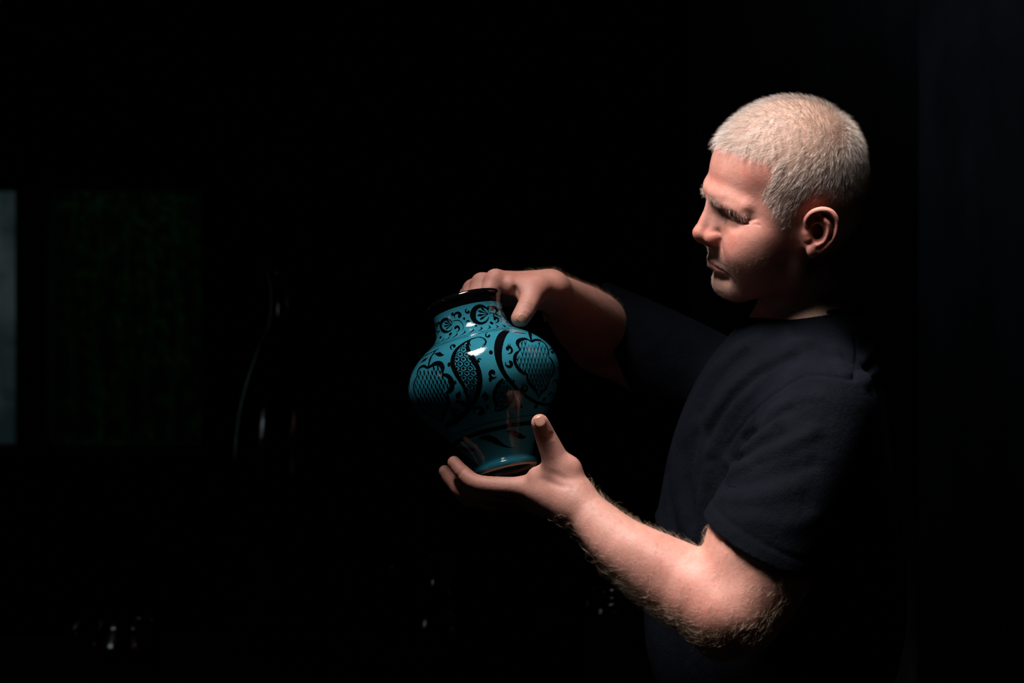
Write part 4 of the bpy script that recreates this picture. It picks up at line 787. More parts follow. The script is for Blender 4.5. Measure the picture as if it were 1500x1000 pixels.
# ------------------------------------------------------------------ the vase's painted decoration: brush strokes lying on the glaze
# strokes as (angle, height, width) triples in tenths of a degree / millimetre round the vase axis
PATTERN = {
 'pomegranate_motif': '-406,1303,20 -414,1316,26 -421,1330,33 -428,1343,39 -439,1351,44 -456,1353,47 -475,1352,49 -494,1347,50 -511,1341,50 -526,1332,50 -539,1321,49 -550,1308,47 -558,1295,44 -562,1281,39 -563,1266,34 -563,1252,28 -563,1239,24 -564,1229,21 -565,1220,19 -566,1211,18 -567,1202,17;-570,1203,13 -582,1192,21 -594,1181,28 -605,1170,35 -614,1157,40 -621,1141,43 -627,1123,44 -631,1105,44 -633,1086,44 -633,1068,43 -630,1049,42 -627,1031,41 -621,1013,40 -615,998,40 -607,982,40 -597,969,39 -588,956,37 -577,947,33 -566,939,28 -555,932,22 -543,925,17;-545,928,17 -544,913,22 -544,899,28 -542,883,33 -538,868,37 -531,852,40 -522,835,42 -511,818,43 -498,801,44 -482,784,43 -464,767,42 -444,751,40 -426,735,37 -411,719,32 -397,704,26 -384,689,20 -369,674,13;-406,1303,20 -390,1312,25 -373,1321,29 -355,1330,33 -336,1336,37 -316,1339,40 -293,1341,42 -273,1340,43 -255,1336,44 -243,1327,44 -232,1314,43 -227,1298,42 -225,1280,40 -228,1260,38 -235,1238,36 -243,1215,33 -249,1194,30 -257,1174,27 -265,1155,22 -273,1137,18 -279,1119,13;-282,1119,13 -271,1106,19 -259,1094,24 -246,1082,29 -236,1068,34 -228,1053,37 -221,1035,40 -217,1018,42 -214,1000,44 -214,982,45 -215,964,46 -219,947,46 -225,930,44 -233,916,39 -245,903,33 -258,890,27 -269,877,20;-270,883,13 -274,869,18 -277,855,22 -279,842,27 -282,828,30 -284,815,33 -287,801,35 -289,788,36 -295,776,37 -305,765,37 -318,755,37 -330,745,36 -341,734,34 -350,720,30 -357,705,25 -362,689,19 -369,674,13;-190,1487,48 -280,1446,46 -321,1417,44 -349,1392,40 -370,1367,36 -386,1344,31 -399,1321,25 -409,1299,20;-505,1348,3 -517,1313,8 -526,1270,13;-476,1345,3 -501,1311,8 -526,1270,13;-470,1345,3 -484,1309,8 -494,1267,13;-439,1343,3 -466,1307,8 -494,1267,13;-288,1348,3 -319,1308,8 -339,1263,13;-226,1356,3 -290,1310,8 -339,1263,13;-552,1276,3 -558,1244,8 -561,1204,13;-526,1273,3 -542,1242,8 -561,1204,13;-521,1272,3 -527,1240,8 -531,1200,13;-494,1269,3 -511,1238,8 -531,1200,13;-488,1269,3 -495,1236,8 -499,1196,13;-460,1266,3 -478,1234,8 -499,1196,13;-454,1266,3 -461,1233,8 -466,1193,13;-423,1265,3 -443,1232,8 -466,1193,13;-416,1264,3 -425,1231,8 -431,1191,13;-383,1264,3 -406,1231,8 -431,1191,13;-376,1264,3 -386,1231,8 -393,1190,13;-338,1265,3 -365,1231,8 -393,1190,13;-329,1266,3 -342,1232,8 -351,1191,13;-286,1269,3 -318,1233,8 -351,1191,13;-275,1271,3 -291,1235,8 -303,1194,13;-216,1279,3 -262,1238,8 -303,1194,13;-556,1206,3 -559,1175,8 -560,1137,13;-531,1202,3 -544,1173,8 -560,1137,13;-526,1202,3 -529,1171,8 -530,1133,13;-499,1199,3 -513,1169,8 -530,1133,13;-494,1198,3 -498,1167,8 -498,1129,13;-466,1196,3 -481,1165,8 -498,1129,13;-460,1195,3 -464,1164,8 -465,1126,13;-431,1194,3 -447,1163,8 -465,1126,13;-424,1194,3 -429,1162,8 -430,1124,13;-393,1193,3 -410,1162,8 -430,1124,13;-386,1193,3 -391,1161,8 -392,1123,13;-350,1194,3 -370,1162,8 -392,1123,13;-342,1194,3 -348,1162,8 -350,1124,13;-302,1196,3 -326,1163,8 -350,1124,13;-293,1197,3 -301,1165,8 -304,1126,13;-244,1202,3 -273,1167,8 -304,1126,13;-612,1149,3 -613,1119,8 -611,1082,13;-589,1144,3 -599,1116,8 -611,1082,13;-584,1143,3 -585,1114,8 -583,1077,13;-560,1139,3 -570,1111,8 -583,1077,13;-555,1139,3 -555,1109,8 -553,1072,13;-530,1135,3 -541,1107,8 -553,1072,13;-525,1134,3 -525,1105,8 -523,1068,13;-499,1131,3 -510,1103,8 -523,1068,13;-493,1131,3 -493,1101,8 -491,1065,13;-465,1129,3 -477,1100,8 -491,1065,13;-460,1128,3 -460,1099,8 -457,1062,13;-430,1127,3 -442,1098,8 -457,1062,13;-424,1126,3 -424,1097,8 -421,1060,13;-393,1126,3 -406,1096,8 -421,1060,13;-385,1126,3 -386,1096,8 -382,1060,13;-351,1126,3 -366,1096,8 -382,1060,13;-343,1126,3 -344,1097,8 -340,1060,13;-304,1128,3 -321,1097,8 -340,1060,13;-607,1084,3 -606,1055,8 -603,1019,13;-583,1079,3 -592,1052,8 -603,1019,13;-578,1079,3 -577,1050,8 -573,1014,13;-554,1075,3 -562,1047,8 -573,1014,13;-549,1074,3 -547,1045,8 -543,1010,13;-523,1071,3 -532,1043,8 -543,1010,13;-518,1070,3 -516,1041,8 -511,1006,13;-492,1067,3 -500,1040,8 -511,1006,13;-486,1067,3 -483,1038,8 -478,1003,13;-458,1065,3 -466,1037,8 -478,1003,13;-451,1064,3 -449,1036,8 -443,1001,13;-422,1063,3 -431,1035,8 -443,1001,13;-415,1063,3 -412,1034,8 -405,999,13;-383,1062,3 -392,1034,8 -405,999,13;-376,1062,3 -372,1034,8 -364,999,13;-340,1063,3 -351,1034,8 -364,999,13;-332,1063,3 -328,1035,8 -319,1000,13;-292,1065,3 -304,1036,8 -319,1000,13;-282,1066,3 -278,1038,8 -267,1004,13;-234,1071,3 -250,1041,8 -267,1004,13;-598,1021,3 -596,993,8 -590,958,13;-574,1017,3 -581,990,8 -590,958,13;-569,1016,3 -566,988,8 -560,954,13;-544,1012,3 -551,986,8 -560,954,13;-538,1012,3 -535,984,8 -528,949,13;-512,1009,3 -519,982,8 -528,949,13;-506,1008,3 -503,980,8 -495,946,13;-479,1006,3 -486,979,8 -495,946,13;-473,1005,3 -469,977,8 -460,943,13;-443,1003,3 -451,976,8 -460,943,13;-437,1003,3 -432,975,8 -423,941,13;-406,1002,3 -413,975,8 -423,941,13;-399,1002,3 -393,974,8 -383,940,13;-365,1001,3 -373,974,8 -383,940,13;-358,1001,3 -351,974,8 -339,941,13;-320,1002,3 -328,975,8 -339,941,13;-312,1003,3 -304,976,8 -290,943,13;-268,1006,3 -278,977,8 -290,943,13;-259,1007,3 -250,980,8 -232,948,13;-206,1013,3 -218,983,8 -232,948,13;-555,955,3 -551,928,8 -543,894,13;-529,952,3 -535,926,8 -543,894,13;-523,951,3 -518,924,8 -509,891,13;-496,948,3 -502,922,8 -509,891,13;-490,948,3 -484,921,8 -474,887,13;-461,946,3 -466,920,8 -474,887,13;-455,945,3 -448,918,8 -437,885,13;-424,944,3 -429,917,8 -437,885,13;-417,943,3 -410,917,8 -396,884,13;-384,943,3 -389,916,8 -396,884,13;-377,943,3 -368,916,8 -353,884,13;-340,943,3 -345,916,8 -353,884,13;-332,943,3 -322,917,8 -304,885,13;-291,945,3 -296,918,8 -304,885,13;-282,946,3 -269,920,8 -248,889,13;-233,950,3 -239,922,8 -248,889,13;-538,896,3 -532,869,8 -521,836,13;-510,893,3 -515,868,8 -521,836,13;-504,892,3 -497,866,8 -485,833,13;-475,890,3 -479,864,8 -485,833,13;-469,889,3 -461,863,8 -447,831,13;-438,887,3 -441,862,8 -447,831,13;-431,887,3 -422,861,8 -407,829,13;-398,886,3 -401,860,8 -407,829,13;-390,886,3 -380,860,8 -362,828,13;-354,886,3 -357,860,8 -362,828,13;-346,886,3 -334,860,8 -313,829,13;-306,887,3 -309,861,8 -313,829,13;-516,838,3 -508,812,8 -494,780,13;-487,835,3 -490,810,8 -494,780,13;-480,835,3 -471,809,8 -455,777,13;-449,833,3 -451,808,8 -455,777,13;-442,832,3 -431,807,8 -413,775,13;-408,831,3 -410,806,8 -413,775,13;-401,831,3 -388,805,8 -367,774,13;-364,830,3 -365,805,8 -367,774,13;-356,830,3 -341,805,8 -317,775,13;-315,831,3 -316,806,8 -317,775,13;-449,779,3 -436,754,8 -416,723,13;-415,777,3 -415,753,8 -416,723,13;-407,777,3 -392,752,8 -368,722,13;-369,776,3 -368,752,8 -368,722,13;-361,776,3 -343,752,8 -316,722,13;-319,777,3 -317,752,8 -316,722,13;-410,725,3 -393,700,8 -367,670,13;-370,724,3 -368,700,8 -367,670,13',
 'pomegranate_motif_b': '-1296,1468,27 -1302,1450,30 -1309,1434,32 -1317,1417,35 -1320,1396,36 -1320,1370,35 -1320,1342,32 -1320,1312,30 -1323,1285,27;-1323,1276,27 -1338,1291,29 -1356,1308,32 -1375,1323,34 -1394,1332,36 -1415,1337,38 -1435,1337,40 -1452,1332,41 -1464,1322,40 -1468,1306,37 -1466,1283,33 -1464,1259,27 -1466,1237,22;-1466,1245,18 -1478,1232,22 -1491,1220,25 -1503,1207,29 -1513,1193,31 -1521,1177,32 -1527,1159,32 -1531,1140,32 -1533,1121,31 -1532,1099,31 -1529,1076,29 -1526,1053,28 -1525,1034,27 -1525,1019,26 -1526,1007,25 -1526,996,24 -1527,985,22;-1527,993,18 -1532,972,21 -1542,952,25 -1549,931,29 -1551,908,31 -1545,883,34 -1536,857,35 -1523,830,36 -1507,802,36 -1488,774,34 -1465,744,30 -1441,715,26 -1419,687,22;-1323,1276,27 -1305,1282,35 -1288,1288,44 -1273,1293,52 -1257,1295,58 -1242,1293,61 -1227,1289,63 -1214,1283,63 -1202,1274,63 -1193,1262,63 -1185,1247,63 -1180,1231,61 -1176,1215,58 -1176,1199,52 -1178,1183,44 -1181,1166,35 -1185,1150,27;-1189,1139,22 -1177,1129,30 -1165,1120,37 -1154,1111,44 -1145,1098,49 -1137,1083,52 -1131,1065,53 -1126,1046,53 -1125,1028,54 -1126,1009,55 -1130,990,56 -1136,973,56 -1145,958,54 -1157,946,48 -1172,938,40 -1189,931,31 -1205,924,22;-1203,928,22 -1204,915,26 -1203,901,29 -1204,888,33 -1206,873,36 -1211,859,39 -1218,845,41 -1226,830,43 -1236,814,45 -1251,798,46 -1269,781,47 -1289,764,47 -1311,747,45 -1334,731,41 -1360,716,35 -1389,702,29 -1419,687,22;-1263,1281,2 -1262,1271,13 -1261,1260,22 -1258,1246,26 -1256,1232,25 -1255,1218,15 -1253,1204,2;-1222,1262,2 -1222,1252,13 -1221,1241,22 -1220,1228,26 -1218,1214,25 -1217,1200,15 -1217,1187,2;-1432,1304,2 -1428,1293,13 -1424,1282,22 -1419,1268,26 -1413,1252,25 -1410,1237,15 -1407,1223,2;-1371,1278,2 -1369,1268,13 -1367,1256,22 -1364,1243,26 -1361,1228,25 -1358,1214,15 -1357,1200,2;-1321,1255,2 -1320,1245,13 -1319,1234,22 -1317,1221,26 -1315,1206,25 -1314,1193,15 -1312,1179,2;-1278,1234,2 -1278,1225,13 -1277,1214,22 -1276,1201,26 -1275,1187,25 -1274,1174,15 -1273,1160,2;-1239,1215,2 -1239,1206,13 -1239,1196,22 -1238,1183,26 -1237,1169,25 -1236,1156,15 -1236,1142,2;-1203,1198,2 -1203,1189,13 -1203,1178,22 -1202,1166,26 -1202,1152,25 -1202,1139,15 -1202,1126,2;-1444,1257,2 -1442,1247,13 -1440,1237,22 -1436,1223,26 -1433,1208,25 -1431,1194,15 -1428,1180,2;-1386,1232,2 -1385,1222,13 -1384,1211,22 -1383,1198,26 -1381,1184,25 -1379,1170,15 -1378,1157,2;-1338,1209,2 -1338,1200,13 -1338,1190,22 -1336,1176,26 -1335,1162,25 -1334,1149,15 -1333,1136,2;-1295,1189,2 -1296,1180,13 -1295,1169,22 -1295,1157,26 -1294,1143,25 -1294,1130,15 -1294,1117,2;-1256,1170,2 -1257,1161,13 -1257,1151,22 -1257,1138,26 -1257,1125,25 -1257,1112,15 -1257,1099,2;-1220,1153,2 -1221,1144,13 -1221,1134,22 -1222,1121,26 -1222,1108,25 -1222,1095,15 -1223,1082,2;-1186,1136,2 -1187,1127,13 -1188,1117,22 -1188,1105,26 -1189,1092,25 -1189,1079,15 -1190,1067,2;-1466,1214,2 -1465,1205,13 -1464,1194,22 -1462,1181,26 -1460,1167,25 -1458,1153,15 -1457,1140,2;-1408,1188,2 -1408,1179,13 -1408,1169,22 -1407,1156,26 -1406,1142,25 -1405,1129,15 -1405,1116,2;-1359,1166,2 -1360,1157,13 -1360,1147,22 -1360,1134,26 -1360,1121,25 -1360,1108,15 -1360,1095,2;-1317,1146,2 -1317,1136,13 -1318,1127,22 -1318,1114,26 -1319,1101,25 -1319,1088,15 -1320,1076,2;-1278,1127,2 -1279,1118,13 -1280,1108,22 -1280,1096,26 -1281,1083,25 -1282,1070,15 -1283,1058,2;-1242,1109,2 -1243,1100,13 -1244,1091,22 -1245,1079,26 -1246,1066,25 -1247,1053,15 -1248,1041,2;-1208,1093,2 -1209,1084,13 -1210,1075,22 -1211,1063,26 -1212,1050,25 -1214,1037,15 -1214,1025,2;-1175,1077,2 -1177,1069,13 -1178,1059,22 -1179,1047,26 -1180,1034,25 -1181,1022,15 -1183,1010,2;-1144,1063,2 -1146,1054,13 -1147,1045,22 -1148,1033,26 -1149,1020,25 -1150,1008,15 -1152,996,2;-1492,1173,2 -1492,1164,13 -1493,1154,22 -1491,1141,26 -1490,1127,25 -1491,1114,15 -1491,1101,2;-1433,1146,2 -1433,1137,13 -1434,1128,22 -1434,1115,26 -1434,1102,25 -1435,1089,15 -1437,1076,2;-1384,1124,2 -1385,1115,13 -1386,1105,22 -1386,1093,26 -1388,1080,25 -1389,1067,15 -1390,1055,2;-1340,1103,2 -1342,1094,13 -1343,1085,22 -1344,1073,26 -1345,1060,25 -1347,1048,15 -1349,1035,2;-1301,1085,2 -1303,1076,13 -1304,1066,22 -1306,1054,26 -1307,1042,25 -1309,1029,15 -1310,1017,2;-1265,1067,2 -1267,1058,13 -1268,1049,22 -1270,1037,26 -1271,1024,25 -1273,1012,15 -1275,1000,2;-1231,1051,2 -1232,1042,13 -1234,1033,22 -1235,1021,26 -1237,1008,25 -1239,996,15 -1241,984,2;-1198,1035,2 -1200,1026,13 -1201,1017,22 -1203,1005,26 -1204,993,25 -1206,981,15 -1208,969,2;-1167,1020,2 -1168,1012,13 -1170,1002,22 -1171,991,26 -1173,978,25 -1175,966,15 -1176,954,2;-1466,1108,2 -1467,1099,13 -1469,1090,22 -1471,1077,26 -1472,1065,25 -1475,1052,15 -1477,1040,2;-1414,1084,2 -1416,1076,13 -1418,1066,22 -1420,1054,26 -1422,1042,25 -1425,1030,15 -1427,1017,2;-1370,1063,2 -1372,1055,13 -1374,1046,22 -1376,1034,26 -1378,1021,25 -1381,1009,15 -1383,997,2;-1330,1044,2 -1332,1036,13 -1334,1027,22 -1336,1015,26 -1338,1002,25 -1341,990,15 -1343,979,2;-1292,1026,2 -1295,1018,13 -1297,1009,22 -1299,997,26 -1301,985,25 -1303,973,15 -1306,961,2;-1257,1010,2 -1260,1002,13 -1262,992,22 -1264,981,26 -1266,968,25 -1268,956,15 -1271,945,2;-1224,994,2 -1226,986,13 -1228,977,22 -1230,965,26 -1232,953,25 -1235,941,15 -1237,929,2;-1450,1046,2 -1452,1038,13 -1456,1029,22 -1458,1017,26 -1462,1005,25 -1465,993,15 -1469,981,2;-1403,1024,2 -1406,1016,13 -1409,1007,22 -1412,996,26 -1414,983,25 -1419,972,15 -1422,960,2;-1361,1005,2 -1364,997,13 -1367,988,22 -1370,976,26 -1373,964,25 -1376,952,15 -1380,941,2;-1322,987,2 -1325,979,13 -1328,970,22 -1331,958,26 -1334,946,25 -1337,934,15 -1341,923,2;-1286,970,2 -1289,962,13 -1292,953,22 -1294,941,26 -1297,929,25 -1301,918,15 -1304,906,2;-1252,954,2 -1254,945,13 -1257,937,22 -1260,925,26 -1263,913,25 -1265,902,15 -1269,890,2;-1219,938,2 -1221,930,13 -1224,921,22 -1226,910,26 -1229,898,25 -1232,887,15 -1235,875,2;-1494,1011,2 -1499,1003,13 -1503,994,22 -1507,983,26 -1512,971,25 -1518,960,15 -1524,949,2;-1443,988,2 -1447,980,13 -1451,971,22 -1455,960,26 -1460,948,25 -1465,937,15 -1470,926,2;-1398,968,2 -1402,960,13 -1406,951,22 -1410,940,26 -1414,928,25 -1419,917,15 -1424,905,2;-1358,949,2 -1361,941,13 -1365,932,22 -1369,921,26 -1373,909,25 -1377,898,15 -1382,886,2;-1320,931,2 -1323,923,13 -1327,915,22 -1331,904,26 -1334,892,25 -1339,880,15 -1343,869,2;-1284,915,2 -1287,907,13 -1291,898,22 -1294,887,26 -1298,875,25 -1302,864,15 -1306,852,2;-1250,899,2 -1253,891,13 -1256,883,22 -1260,872,26 -1263,860,25 -1267,848,15 -1271,837,2;-1217,885,2 -1220,877,13 -1223,868,22 -1226,857,26 -1229,845,25 -1233,834,15 -1236,822,2;-1490,953,2 -1495,946,13 -1500,937,22 -1507,927,26 -1514,915,25 -1520,904,15 -1528,894,2;-1442,932,2 -1446,924,13 -1451,916,22 -1456,905,26 -1463,893,25 -1469,882,15 -1476,871,2;-1398,912,2 -1402,904,13 -1406,896,22 -1412,885,26 -1417,873,25 -1423,862,15 -1429,851,2;-1357,894,2 -1361,886,13 -1366,878,22 -1371,867,26 -1375,855,25 -1381,844,15 -1387,833,2;-1320,877,2 -1324,869,13 -1328,860,22 -1332,850,26 -1337,838,25 -1342,827,15 -1347,816,2;-1284,861,2 -1287,853,13 -1291,844,22 -1295,834,26 -1300,822,25 -1305,811,15 -1309,800,2;-1249,846,2 -1253,838,13 -1257,829,22 -1260,818,26 -1265,807,25 -1269,796,15 -1274,784,2;-1447,878,2 -1452,870,13 -1458,862,22 -1464,851,26 -1472,840,25 -1480,829,15 -1488,819,2;-1402,858,2 -1407,851,13 -1413,843,22 -1419,832,26 -1426,821,25 -1433,810,15 -1441,799,2;-1362,841,2 -1367,833,13 -1372,825,22 -1378,814,26 -1384,803,25 -1391,792,15 -1398,781,2;-1324,824,2 -1328,816,13 -1333,808,22 -1339,797,26 -1344,786,25 -1350,775,15 -1357,764,2;-1287,808,2 -1292,801,13 -1297,792,22 -1301,782,26 -1307,770,25 -1312,759,15 -1319,748,2;-1411,806,2 -1417,798,13 -1423,790,22 -1431,780,26 -1439,769,25 -1448,758,15 -1457,748,2;-1370,788,2 -1375,781,13 -1381,773,22 -1388,762,26 -1396,751,25 -1404,741,15 -1412,730,2;-1331,772,2 -1336,764,13 -1341,756,22 -1348,746,26 -1355,735,25 -1362,724,15 -1370,713,2;-1264,1480,18 -1315,1476,20 -1375,1475,23 -1443,1476,25 -1515,1476,27 -1590,1473,28 -1663,1312,27 -1662,1280,27 -1662,1254,26 -1657,1229,25 -1650,1205,24 -1653,1184,22',
 'medallion_ring': '-528,1509,72 -560,1490,78 -586,1475,84 -611,1458,89 -634,1437,94 -656,1413,96 -676,1385,98 -693,1357,99 -707,1329,98 -718,1301,97 -728,1272,95 -735,1243,92 -741,1215,89 -745,1187,85 -748,1159,81 -750,1132,76 -750,1104,72 -749,1076,68 -747,1049,63 -743,1021,59 -738,995,55 -731,969,52 -723,945,50 -714,921,48 -703,896,46 -691,872,44 -678,847,42 -663,823,40 -647,800,38 -629,777,37 -609,756,37 -586,735,36 -562,716,36 -535,696,36 -505,677,37 -472,660,38 -438,646,38 -404,634,39 -369,625,41 -333,619,42 -292,615,43 -247,613,44 -194,614,45 -134,619,46 -61,629,46',
